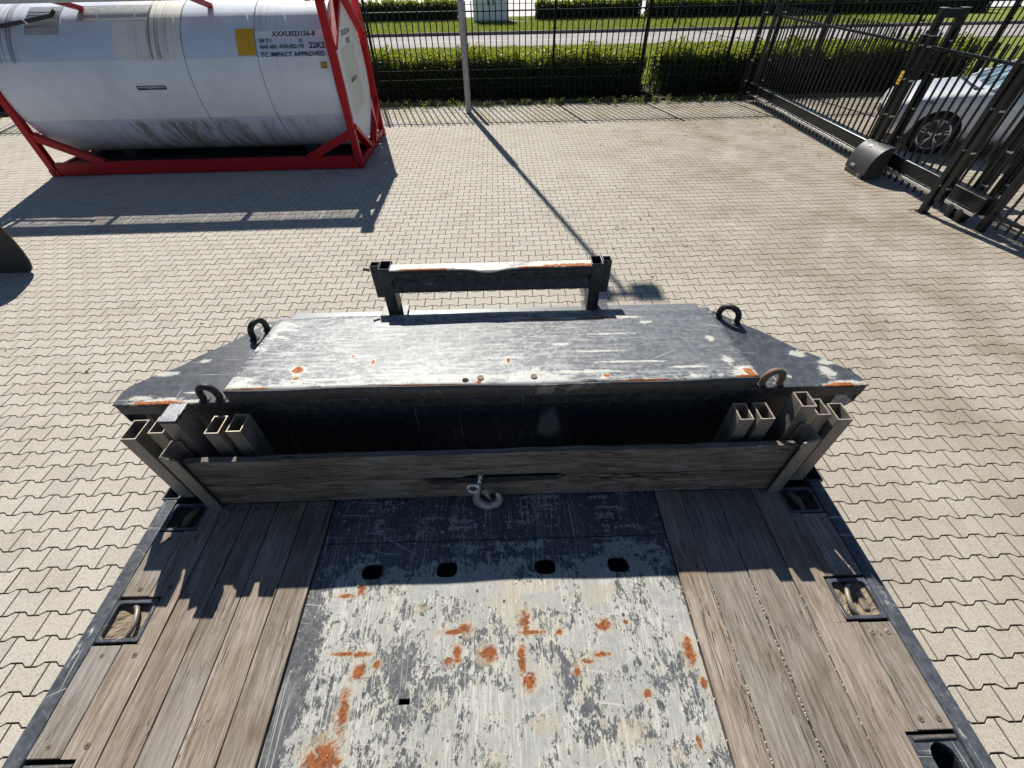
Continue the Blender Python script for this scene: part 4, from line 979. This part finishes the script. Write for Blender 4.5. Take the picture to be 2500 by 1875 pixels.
for y in (.012, Wc-.112):
    MB().box(.178, Lc-.178, y, y+.10, .012, .228).build('bottom_side_rail', 'red_paint', tk, .008)
    # diagonal braces at the ends of the lower frame
    MB().beam((.09, y+.05, .70), (1.14, y+.05, .20), .09, .13, (0, 0, 1)).build('corner_brace', 'red_paint', tk, .006)
    MB().beam((Lc-.09, y+.05, .62), (Lc-1.02, y+.05, .20), .09, .13, (0, 0, 1)).build('corner_brace', 'red_paint', tk, .006)
for x in (.02, Lc-.11):
    MB().box(x, x+.09, .162, Wc-.162, .012, .14).build('bottom_end_rail', 'red_paint', tk, .006)
    MB().box(x, x+.09, .162, Wc-.162, Hc-.13, Hc-.01).build('top_end_rail', 'red_paint', tk, .006)
    for y0, z0, y1, z1 in ((.10, .72, 1.05, .10), (Wc-.10, .72, Wc-1.05, .10), (.10, Hc-.72, 1.05, Hc-.10), (Wc-.10, Hc-.72, Wc-1.05, Hc-.10)):
        MB().beam((x+.045, y0, z0), (x+.045, y1, z1), .075, .15, (1, 0, 0)).build('end_brace', 'red_paint', tk, .006)
# walkway on top with grating and brackets
for (y0, y1, z0, z1) in ((.20, .325, 2.50, 2.585), (.365, .475, 2.505, 2.58)):
    MB().box(.14, 5.86, y0, y1, z0, z1).build('walkway_rail', 'grating_alu', tk, .004)
for x0 in np.arange(.16, 5.2, .62):
    m_ = MB()
    for q in np.arange(0, .60, .034): m_.box(x0+q, x0+q+.010, .475, .88, 2.566, 2.575)
    for yy in np.arange(.50, .87, .06): m_.box(x0, x0+.60, yy, yy+.006, 2.567, 2.578)
    m_.build('walkway_grating', 'grating_alu', tk)
for x in (1.78, 3.93): MB().beam((x+.0, .21, 2.53), (x+.0, .74, 2.40), .09, .06).build('walkway_bracket', 'red_paint', tk, .004)
for x in (.20, 5.70): MB().box(x, x+.07, .2, .88, 2.46, 2.499).build('walkway_bearer', 'red_paint', tk, .004)
# pipe clamped along the top left with white ties, ladder tread plate, lid box
MB().tube([(-.2, .36, 2.16), (.4, .385, 2.20), (1.1, .44, 2.29), (1.42, .47, 2.335), (1.50, .50, 2.40)], .027, 10).build('hose', 'cable_black', tk, 0, 60)
for x in (.02, .55, 1.02): 
    t_ = (x+.2)/1.62; MB().tube([(x-.02, .325+.06*t_, 2.19+.17*t_*.9), (x+.03, .31+.06*t_, 2.13+.17*t_*.9)], .012, 6).build('hose_tie', 'decal_white', tk)
cpanel('top_panel', 1.75, 2.92, rad(52.5), rad(70), TR+.010, 'grating_alu', tk, .01)
cpanel('tread_panel', .9, 1.45, rad(42), rad(70), TR+.007, 'grating_alu', tk, .008)
for k in range(7): cpanel('tread_rib', .92, 1.43, rad(43.5+k*3.2), rad(44.3+k*3.2), TR+.013, 'zinc_bright', tk, .005)
for a0 in (-.4, ):
    pass
# label sheets and lettering wrapped on the shell
def decal(name, x0, x1, a0, a1, mat, r=.0015): return cpanel(name, x0, x1, rad(a0+.7), rad(a1+.7), TR+.004+r, mat, tk, .0008)
decal('label_sheet', 4.375, 4.675, 23.1, 42.5, 'decal_yellow')
decal('label_sheet', 4.70, 5.90, 35.2, 40.8, 'decal_white')
decal('label_sheet', 4.925, 5.745, 34.6, 40.9, 'decal_white', .0025)
decal('label_sheet', 5.69, 5.855, 11.6, 18.4, 'decal_white', .0025)
decal('label_sheet', 5.722, 5.835, 13.2, 17.8, 'decal_ink', .0032)
decal('label_sheet', 5.728, 5.829, 13.5, 17.5, 'decal_yellow', .0038)
decal('label_sheet', 2.48, 2.98, 1.3, 4.2, 'decal_ink', .0030)
def text_mesh(body, bold=.0):
    cu = bpy.data.curves.new('t', 'FONT'); cu.body = body; cu.size = 1; cu.offset = bold; cu.resolution_u = 3; cu.align_x = 'LEFT'
    ob = bpy.data.objects.new('t', cu); COL.objects.link(ob); dg = bpy.context.evaluated_depsgraph_get(); dg.update()
    me = bpy.data.meshes.new_from_object(ob.evaluated_get(dg)); bpy.data.objects.remove(ob); bpy.data.curves.remove(cu)
    co = np.empty(len(me.vertices)*3, np.float32); me.vertices.foreach_get('co', co); return me, co.reshape(-1, 3)
def wrap_text(body, x0, x1, a_mid, height, mat='decal_ink', r=.0062, bold=.022):
    me, co = text_mesh(body, bold); lo, hi = co.min(0), co.max(0)
    u_ = x0+(co[:, 0]-lo[0])/(hi[0]-lo[0])*(x1-x0); s_ = (co[:, 1]-(lo[1]+hi[1])/2)/(hi[1]-lo[1])*height; a = rad(a_mid+.7)+s_/TR; R_ = TR+.004+r
    out = np.stack([u_, TYC-R_*np.cos(a), TZC+R_*np.sin(a)], -1); me.vertices.foreach_set('co', out.astype(np.float32).ravel()); me.name = 'lettering'; mk('lettering', me, mat, tk)
wrap_text('XXXU023156-8', 4.976, 5.70, 37.8, .084)
wrap_text('UN T11', 4.75, 4.955, 32.9, .058, bold=.020); wrap_text('I', 5.425, 5.434, 32.7, .058, bold=.020); wrap_text('C', 5.445, 5.487, 32.7, .058, bold=.020)
wrap_text('AAR 600  ADR-RID /70', 4.75, 5.495, 28.7, .058, bold=.020)
wrap_text('22K2', 5.58, 5.848, 29.2, .085)
wrap_text('TC IMPACT APPROVED', 4.748, 5.822, 23.3, .064, bold=.020)
wrap_text('2.6', 5.745, 5.815, 16.6, .03, r=.0065); wrap_text('2.5', 5.745, 5.815, 14.4, .03, r=.0065)
wrap_text('WWW.EQUIPPED4U.EU', 2.50, 2.96, 2.95, .032, 'decal_white', .0042)
wrap_text('used equipment', 2.66, 2.82, 1.8, .010, 'decal_white', .0042, 0)
def end_sheet(y0, y1, z0, z1, mat, x): return MB().add([(x, y0, z0), (x, y1, z0), (x, y1, z1), (x, y0, z1)], [(0,1,2,3)]).build('label_sheet', mat, tk)
XE = 5.9375
end_sheet(.55, 1.70, 1.905, 2.05, 'decal_white', XE); end_sheet(.77, 1.72, .76, 1.79, 'decal_poster', XE)
end_sheet(.99, 1.42, 1.245, 1.305, 'decal_ink', XE+.001)
def end_text(body, y0, y1, z0, z1, mat='decal_ink', bold=.018):
    me, co = text_mesh(body, bold); lo, hi = co.min(0), co.max(0)
    out = np.stack([np.full(len(co), XE+.002), y0+(co[:, 0]-lo[0])/(hi[0]-lo[0])*(y1-y0), z0+(co[:, 1]-lo[1])/(hi[1]-lo[1])*(z1-z0)], -1)
    me.vertices.foreach_set('co', out.astype(np.float32).ravel()); me.name = 'lettering'; mk('lettering', me, mat, tk)
end_text('XXXU023156-8', .98, 1.62, 1.935, 2.02); end_text('22K2', 1.22, 1.5, 1.81, 1.885); end_text('WWW.EQUIPPED4U.EU', 1.02, 1.39, 1.262, 1.29, 'decal_white', .01)

# ------------------------------------------------------------------ dark steel plate at the left edge
wl = empty('steel_plate', (-6.9, 5.3, 0)); tag(wl, 'black steel plate with a pale strip painted as its sunlit edge, standing upright at the left picture edge', 'steel plate')
pf = [(-1.2, .0), (.42, .0), (.50, .02), (.56, .07), (.60, .16), (.625, .30), (.63, .46), (.62, .60), (.58, .70), (.50, .78), (.38, .83), (-1.2, .86)]
MB().prism(pf, -.014, .014, 'y').build('sheet', 'chassis_black', wl, .003)
rim_ = MB()
for (p, q) in zip(pf[1:-1], pf[2:]): rim_.beam((p[0], 0, p[1]), (q[0], 0, q[1]), .034, .010, (0, 1, 0))
rim_.build('lit_edge_strip', 'rusty_iron', wl, .002)  # paler strip that paints in the sunlit thickness of the sheet
MB().box(-1.1, -.9, -.3, .3, 0, .03).build('foot', 'chassis_black', wl)
MB().beam((-1.0, .28, .02), (-1.0, .015, .6), .05, .05).build('strut', 'chassis_black', wl)

# ------------------------------------------------------------------ lamp post in the yard
lp = empty('lamp_post', (-.875, 13.17, 0)); tag(lp, 'galvanised steel lamp post standing on the paving in front of the fence', 'lamp post')
MB().tube([(0,0,0), (0,0,1.6), (0,0,3.83)], [.072, .072, .070], 28).build('lower_tube', 'galvanised', lp, 0, 40)
MB().tube([(0,0,3.83), (0,0,3.86), (0,0,8.1)], [.070, .050, .042], 24).build('upper_tube', 'galvanised', lp, 0, 40)
MB().box(-.10, .10, -.10, .10, -.01, .016).build('base_plate', 'galvanised', lp, .003)
MB().box(.066, .078, -.02, .02, .02, 3.7).build('seam_rib', 'galvanised', lp, .003)
MB().box(-.34, .34, -.035, .035, 8.02, 8.09).build('crossarm', 'galvanised', lp, .004)
for x in (-.30, .30):
    for dy in (-.14, ): MB().box(x-.17, x+.17, dy-.13, dy+.13, 7.82, 7.96).build('floodlight', 'trim_black', lp, .01)
for a in (-.08, .08):
    for b in (-.08, .08): MB().tube([(a, b, .016), (a, b, .034)], .012, 6).build('anchor_bolt', 'zinc_bright', lp)

# ------------------------------------------------------------------ bar fence along the back
fx0, fx1, FY = -13.2, 14.6, 14.27
fn = empty('bar_fence', (0, FY, 0)); tag(fn, 'tall dark green-black steel bar fence across the back of the yard', 'fence')
bar_me = MB().box(-.0125, .0125, -.0125, .0125, .06, 2.155).mesh('bar'); bar_me.materials.append(MT['fence_green_black'])
k = 0
for x in np.arange(fx0, fx1, .1525):
    o = bpy.data.objects.new('bar', bar_me); COL.objects.link(o); o.parent = fn; o.location = (x, rng.normal(0, .001), rng.normal(0, .002))
MB().box(fx0, fx1, -.026, .026, 1.945, 1.972).build('top_rail', 'fence_green_black', fn, .003)
for z in (.15, .35, .555, .76, .96, 1.785, 2.09): MB().box(fx0, fx1, -.021, -.0127, z-.005, z+.005).build('cross_wire', 'fence_green_black', fn)
for x in (-13.0, -10.6, -8.2, -5.8, -3.38, -.97, 1.435, 3.84, 6.16, 8.55, 10.95, 13.3):
    MB().box(x-.03, x+.03, .0225, .0825, 0, 2.22).build('post', 'fence_green_black', fn, .004)
    for z in (.35, .96, 1.6, 1.85): MB().box(x-.05, x+.05, -.033, -.0265, z-.018, z+.018).build('bracket', 'fence_green_black', fn)

# ------------------------------------------------------------------ sliding gate on the right
GX = 6.87
gt = empty('sliding_gate', (GX, 10.0, 0)); tag(gt, 'black cantilever sliding gate of upright bars on a deep bottom beam, right side', 'gate')
def G(x, y, z): return (x-GX, y-10.0, z)
gy0, gy1 = 5.90, 13.86
bm_ = MB().box(-.095, .095, gy0-10, gy1-10, .20, .415).build('bottom_beam', 'gate_black', gt, .035, 40, 4)
MB().box(-.112, -.09, gy0-10+.02, gy1-10-.02, .155, .198).build('guide_lip', 'zinc_bright', gt, .006)
MB().box(-.102, .102, gy0-10-.012, gy0-10, .19, .42).build('end_plate', 'gate_black', gt, .004)
MB().box(-.102, .102, gy1-10, gy1-10+.012, .19, .42).build('end_plate', 'gate_black', gt, .004)
MB().add([(-.08, gy1-10+.014, .30), (-.03, gy1-10+.014, .30), (-.03, gy1-10+.014, .35), (-.08, gy1-10+.014, .35)], [(0,1,2,3)]).build('type_label', 'decal_white', gt)
gb = MB().box(-.0125, .0125, -.0125, .0125, .40, 1.99).mesh('bar'); gb.materials.append(MT['gate_black'])
gtooth = MB().box(-.0125, .0125, -.0125, .0125, .045, .21).mesh('lower_bar'); gtooth.materials.append(MT['gate_black'])
for y in np.arange(6.08, 13.7, .1535):
    for me_, nm in ((gb, 'bar'), (gtooth, 'lower_bar')):
        o = bpy.data.objects.new(nm, me_); COL.objects.link(o); o.parent = gt; o.location = (0 if nm == 'bar' else -.04, y-10, 0)
for a, b in ((gy0+.9, gy1-.06),):
    MB().box(-.022, .022, a-10, b-10, 1.785, 1.825).build('top_rail', 'gate_black', gt, .004)
for y in (gy1-.05, 6.75): MB().box(-.04, .04, y-10-.045, y-10+.045, .41, 2.015).build('frame_stile', 'gate_black', gt, .005)
def guide_post(x, ys, h, label, sticker=False):
    p = empty('guide_post', (x, ys[0], 0)); tag(p, label, 'gate post', 'guide posts in front of the gate')
    for i, y in enumerate(ys):
        q = MB().box(-.045, .045, y-ys[0]-.045, y-ys[0]+.045, 0 if i == 0 else .22, h).build('post', 'gate_black', p, .006)
        for z in (.42, .9, 1.4, h-.12): MB().box(-.048, .02, y-ys[0]-.052, y-ys[0]-.0455, z-.012, z+.012).build('clip', 'zinc_bright', q)
        MB().box(-.05, .05, y-ys[0]-.05, y-ys[0]+.05, h, h+.007).build('post_cap', 'motor_grey', q, .002)
    MB().box(-.08, .08, -.08, .08, -.01, .012).build('foot_plate', 'gate_black', p, .002)
    if sticker:
        w_ = MB().box(-.0475, -.046, -.034, .034, 1.32, 1.50).build('warning_label', 'yellow_sign', p)
        for k in range(3): MB().box(-.0485, -.0478, -.022, .022-.010*k, 1.345+.05*k, 1.365+.05*k).build('warning_print', 'decal_ink', w_)
guide_post(6.66, (8.43, 8.26), 1.96, 'black guide post pair with a yellow warning sticker, right behind the drive box', True)
guide_post(6.53, (6.47, 6.33), 2.02, 'black guide post pair near the beam end, its foot on the paving')
def portal(y, xa, xb, h, label):
    p = empty('gate_portal', ((xa+xb)/2, y, 0)); tag(p, label, 'gate portal', 'portals guiding the sliding gate'); c = (xa+xb)/2
    for x in (xa, xb):
        MB().box(x-c-.045, x-c+.045, -.05, .05, 0, h).build('post', 'gate_black', p, .006)
        MB().box(x-c-.02, x-c+.02, -.115, -.07, .30, h-.25).build('safety_edge', 'motor_grey', p, .008)
        for z in (.45, .9, 1.4, 1.85):
            if z < h: MB().box(x-c-.03, x-c+.03, -.118, -.045, z-.012, z+.012).build('clip', 'zinc_bright', p)
        MB().box(x-c-.09, x-c+.09, -.09, .09, -.01, .014).build('foot_plate', 'gate_black', p, .002)
    MB().box(xa-c+.046, xb-c-.046, -.045, .045, h-.12, h-.005).build('crossbar', 'gate_black', p, .005)
    for x in (xa, xb): MB().box(x-c-.05, x-c+.05, -.055, .055, h, h+.008).build('post_cap', 'galvanised', p, .002)
portal(8.77, 7.02, 7.36, 2.25, 'tall black steel portal with a crossbar behind the gate, beyond the drive box')
portal(6.40, 7.06, 7.40, 2.25, 'tall black steel portal behind the near end of the gate beam')
portal(13.98, 6.66, 7.10, 2.27, 'black steel portal at the far end of the gate by the back fence')
def rollers(y, label):
    r = empty('roller_bracket', (6.83, y, 0)); tag(r, label, 'roller', 'gate rollers')
    MB().box(-.06, .06, -.05, .05, 0, .10).build('stand', 'gate_black', r, .004)
    MB().tube([(-.075, 0, .12), (-.07, 0, .12), (.07, 0, .12), (.075, 0, .12)], [.055, .07, .07, .055], 20).build('roller', 'roller_black', r, 0, 40)
rollers(6.30, 'black roller block under the gate beam, nearer to the portal foot'); rollers(6.12, 'black roller block under the gate beam, nearer to the beam end')
# drive motor
mo = empty('gate_motor', (6.56, 8.12, 0)); tag(mo, 'dark grey curved drive box of the gate standing on the paving', 'gate motor')
arc = [(.15, .03), (.15, .52), (.11, .52)]+[(.11-.28*math.sin(t), .10+.42*math.cos(t)**.9 if math.cos(t) > 1e-6 else .10) for t in np.linspace(.08, math.pi/2, 14)]+[(-.17, .07), (-.13, .07), (-.13, .03)]
MB().prism([(a, b) for a, b in arc], -.30, .28, 'y').build('hood', 'motor_grey', mo, .008, 35, 3)
MB().box(-.17, .14, -.25, .24, 0, .06).build('plinth', 'motor_grey', mo, .004)
MB().box(-.185, -.155, .02, .13, .12, .165).build('lock_lever', 'motor_plastic', mo, .006)
MB().tube([(-.13, -.15, .0), (-.13, -.15, .07)], .045, 14).build('conduit', 'motor_plastic', mo, 0, 40)
t_ = .55; nx_, nz_ = .11-.28*math.sin(t_), .10+.42*math.cos(t_)**.9
MB().beam((nx_-.002, .02, nz_+.003), (nx_-.002, .10, nz_+.003), .045, .003, (-.42, 0, .9)).build('name_label', 'decal_white', mo)

# fence continuing this side of the gate end
sf = empty('side_fence', (6.9, 5.6, 0)); tag(sf, 'black bar fence running towards the camera from the gate end, right edge', 'fence')
sb = MB().box(-.0125, .0125, -.0125, .0125, .10, 2.1).mesh('bar'); sb.materials.append(MT['gate_black'])
for y in np.arange(-3.2, .10, .1535):
    o = bpy.data.objects.new('bar', sb); COL.objects.link(o); o.parent = sf; o.location = (0, y, 0)
for z in (.26, 1.86): MB().box(-.02, .02, -3.25, .16, z-.02, z+.02).build('rail', 'gate_black', sf, .004)
for y in (.20, -2.3): MB().box(-.045, .045, y-.045, y+.045, 0, 2.2).build('post', 'gate_black', sf, .006)

# ------------------------------------------------------------------ white cabinet and pole across the road
cb = empty('utility_cabinet', (-.47, 34.1, .1)); tag(cb, 'white electrical cabinet with doors across the road', 'cabinet')
MB().box(-1.05, 1.05, -.45, .55, .10, 1.75).build('housing', 'cabinet_white', cb, .02)
MB().box(-1.12, 1.6, -.52, .6, 0, .06).build('plinth', 'concrete', cb, .01)
for a, b in ((-1.0, -.02), (.02, 1.0)):
    d = MB().box(a, b, -.475, -.452, .16, 1.68).build('door', 'cabinet_white', cb, .006)
    MB().box(b-.16 if a < 0 else a+.10, b-.10 if a < 0 else a+.16, -.50, -.476, .8, 1.05).build('handle', 'trim_black', d)
MB().box(-1.06, 1.06, -.47, .56, .065, .10).build('base_strip', 'cabinet_seam', cb)
MB().add([(.52, -.478, .98), (.72, -.478, .98), (.62, -.478, 1.16)], [(0,1,2)]).build('warning_sign', 'yellow_sign', cb)
fp = empty('street_pole', (9.9, 31.3, .1)); tag(fp, 'thin dark pole on the far grass beyond the gate', 'pole')
MB().tube([(0,0,0), (0,0,1.0), (0,0,5.5)], [.075, .06, .05], 14).build('shaft', 'trim_black', fp, 0, 40)
MB().tube([(0,0,0), (0,0,.25)], [.10, .09], 14).build('collar', 'trim_black', fp, 0, 40)

# ------------------------------------------------------------------ parked car beyond the gate (faces left)
car = empty('parked_car', (7.666, 9.531, 0), rad(-27)); tag(car, 'white hatchback car waiting outside the gate, front wheel visible through the bars', 'car')
def car_build():
    L, HWID = 4.25, .90; yc = HWID
    # stations: x, half width at waist, z bottom, z sill, z waist, z deck(top centre), half width top
    st = [(.00, .66, .32, .42, .64, .74, .55), (.05, .80, .24, .40, .74, .84, .66), (.22, .84, .20, .42, .80, .90, .70), (.50, .885, .18, .44, .88, .985, .76), (.85, .90, .18, .44, .93, 1.03, .79), (1.15, .90, .18, .44, .955, 1.07, .80),
          (1.40, .90, .18, .44, .97, 1.12, .78), (2.0, .90, .18, .44, .99, 1.14, .78), (3.2, .90, .18, .44, 1.02, 1.16, .78), (3.85, .885, .2, .44, 1.02, 1.14, .76), (4.12, .84, .24, .44, .98, 1.08, .72), (4.25, .72, .32, .46, .9, .98, .6)]
    v = []; f = []
    for (x, hw, zb, zs, zw, zt, ht) in st:
        ring = [(-.9*hw, zb), (-hw, zs), (-hw*1.0, (zs+zw)/2), (-hw*.985, zw), (-ht, zt-.012), (-ht*.4, zt), (ht*.4, zt), (ht, zt-.012), (hw*.985, zw), (hw, (zs+zw)/2), (hw, zs), (.9*hw, zb)]
        v += [(x, yc+a, z) for a, z in ring]
    n = 12
    for i in range(len(st)-1):
        for k in range(n): f.append((i*n+k, i*n+(k+1) % n, (i+1)*n+(k+1) % n, (i+1)*n+k))
    f += [tuple(range(n))[::-1], tuple((len(st)-1)*n+k for k in range(n))]
    body = MB().add(v, f).build('body', 'car_paint', car, 0, 60)
    sub = body.modifiers.new('smooth', 'SUBSURF'); sub.levels = 2; sub.render_levels = 2
    # wheel wells cut out
    wells = []
    for wx in (.84, 3.38):
        for s_ in (0, 1):
            c = MB().cyl((wx, 0, .34), .40, -.05 if s_ == 0 else HWID*2-.24, .24 if s_ == 0 else HWID*2+.05, 'y', 40).build('well', 'trim_black', car); wells.append(c)
    for c in wells:
        bo = body.modifiers.new('well', 'BOOLEAN'); bo.operation = 'DIFFERENCE'; bo.object = c; bo.solver = 'EXACT'
    dg = bpy.context.evaluated_depsgraph_get(); dg.update(); me = bpy.data.meshes.new_from_object(body.evaluated_get(dg)); body.modifiers.clear(); body.data = me
    me.polygons.foreach_set('use_smooth', [True]*len(me.polygons)); me.set_sharp_from_angle(angle=rad(38))
    for c in wells: bpy.data.objects.remove(c)
    for wx in (.84, 3.38):
        for s_ in (0, 1):
            y0 = .03 if s_ == 0 else HWID*2-.22
            MB().tube([(wx, y0+.02, .34), (wx, y0+.19, .34)], .385, 36).build('wheel_well', 'hole_black', car)
    # cabin / glass house
    st = [(1.22, .74, 1.02, .70, 1.06), (1.55, .76, 1.02, .68, 1.24), (1.95, .78, 1.05, .63, 1.42), (2.35, .78, 1.08, .62, 1.475), (3.1, .78, 1.08, .62, 1.47), (3.7, .75, 1.08, .60, 1.38), (4.08, .70, 1.0, .62, 1.12)]
    v = []; f = []
    for (x, hb, zb, ht, zt) in st:
        ring = [(-hb, zb-.06), (-ht, zt-.02), (-ht*.5, zt), (ht*.5, zt), (ht, zt-.02), (hb, zb-.06)]; v += [(x, yc+a, z) for a, z in ring]
    n = 6
    for i in range(len(st)-1):
        for k in range(n): f.append((i*n+k, i*n+(k+1) % n, (i+1)*n+(k+1) % n, (i+1)*n+k))
    f += [tuple(range(n))[::-1], tuple((len(st)-1)*n+k for k in range(n))]
    c = MB().add(v, f).build('windows', 'glass', car, 0, 50); s2 = c.modifiers.new('s', 'SUBSURF'); s2.levels = 1; s2.render_levels = 1
    rf = MB(); xs = [(1.98, .60, 1.425), (2.35, .59, 1.483), (3.1, .59, 1.478), (3.66, .57, 1.40)]
    v = []; f = []
    for x, hw, z in xs: v += [(x, yc-hw, z-.022), (x, yc-hw*.5, z+.004), (x, yc+hw*.5, z+.004), (x, yc+hw, z-.022), (x, yc+hw, z-.05), (x, yc-hw, z-.05)]
    for i in range(3):
        for k in range(6): f.append((i*6+k, i*6+(k+1) % 6, i*6+6+(k+1) % 6, i*6+6+k))
    f += [(5,4,3,2,1,0), tuple(18+k for k in range(6))]
    rf.add(v, f).build('roof', 'car_paint', car, .01, 50)
    for s_ in (-1, 1):
        MB().beam((1.30, yc+s_*.745, 1.05), (2.0, yc+s_*.615, 1.425), .05, .05).build('pillar', 'car_paint', car, .012)
        MB().beam((2.62, yc+s_*.775, 1.03), (2.66, yc+s_*.61, 1.465), .07, .04).build('pillar', 'trim_black', car, .008)
    # wheels
    for wx in (.84, 3.38):
        for s_ in (0, 1):
            y0 = .005 if s_ == 0 else HWID*2-.225; yo = y0 if s_ == 0 else y0+.22; d = 1 if s_ == 0 else -1
            wh = MB().tube([(wx, yo+d*q, .34) for q in (.0, .012, .05, .17, .208, .22)], [.265, .315, .338, .338, .315, .265], 44).build('wheel', 'tyre_rubber', car, 0, 40)
            MB().tube([(wx, yo-d*.002, .34), (wx, yo-d*.004, .34)], [.262, .255], 40).build('wheel_disc', 'alloy_dark', wh)
            m_ = MB()
            rim = [(wx+.245*math.cos(a), yo-d*.008, .34+.245*math.sin(a)) for a in np.linspace(0, 2*math.pi, 41)[:-1]]; m_.tube(rim, .019, 8, closed=True)
            for k in range(5):
                a = 2*math.pi*k/5+.3
                for da in (-.14, .14):
                    m_.beam((wx+.05*math.cos(a), yo-d*.016, .34+.05*math.sin(a)), (wx+.24*math.cos(a+da), yo-d*.008, .34+.24*math.sin(a+da)), .016, .044, (0, 1, 0))
            m_.tube([(wx, yo-d*.004, .34), (wx, yo-d*.022, .34)], [.055, .045], 20); m_.build('rim', 'alloy', wh, 0, 40)
    # headlights, grille, bumper slot, mirror, wipers, door line
    for s_ in (-1, 1):
        y = yc+s_*.78
        MB().add([(.075, yc+s_*.60, .70), (.13, yc+s_*.80, .70), (.62, yc+s_*.895, .835), (.60, yc+s_*.88, .86), (.34, yc+s_*.80, .868), (.085, yc+s_*.62, .80)], [tuple(range(6))] if s_ > 0 else [tuple(range(6))[::-1]]).build('headlight', 'lamp_glass', car)
        mr = MB().box(1.50, 1.66, yc+s_*1.0-.10, yc+s_*1.0+.10, 1.03, 1.17).build('wing_mirror', 'car_paint', car, .045, 40, 3)
        MB().beam((1.58, yc+s_*.84, 1.05), (1.58, yc+s_*.95, 1.06), .06, .04).build('mirror_arm', 'trim_black', mr)
        MB().box(1.46, 1.468, yc+s_*.9-.004, yc+s_*.9+.004, .48, 1.0).build('door_gap', 'trim_black', car)
        MB().box(.95, 3.5, yc+s_*.86-.05, yc+s_*.86+.05, .17, .235).build('sill_trim', 'trim_black', car, .02)
    MB().box(-.012, .03, yc-.48, yc+.48, .40, .56).build('grille', 'trim_black', car, .02)
    MB().box(-.016, .0, yc-.26, yc+.26, .60, .71).build('number_plate', 'decal_white', car, .004)
    MB().box(1.10, 1.30, yc-.66, yc+.66, 1.06, 1.075).build('scuttle', 'trim_black', car, .004)
    MB().tube([(1.24, yc-.5, 1.085), (1.42, yc+.05, 1.20)], .010, 6).build('wiper', 'trim_black', car)
    MB().tube([(1.24, yc+.05, 1.085), (1.42, yc+.55, 1.19)], .010, 6).build('wiper', 'trim_black', car)
car_build()
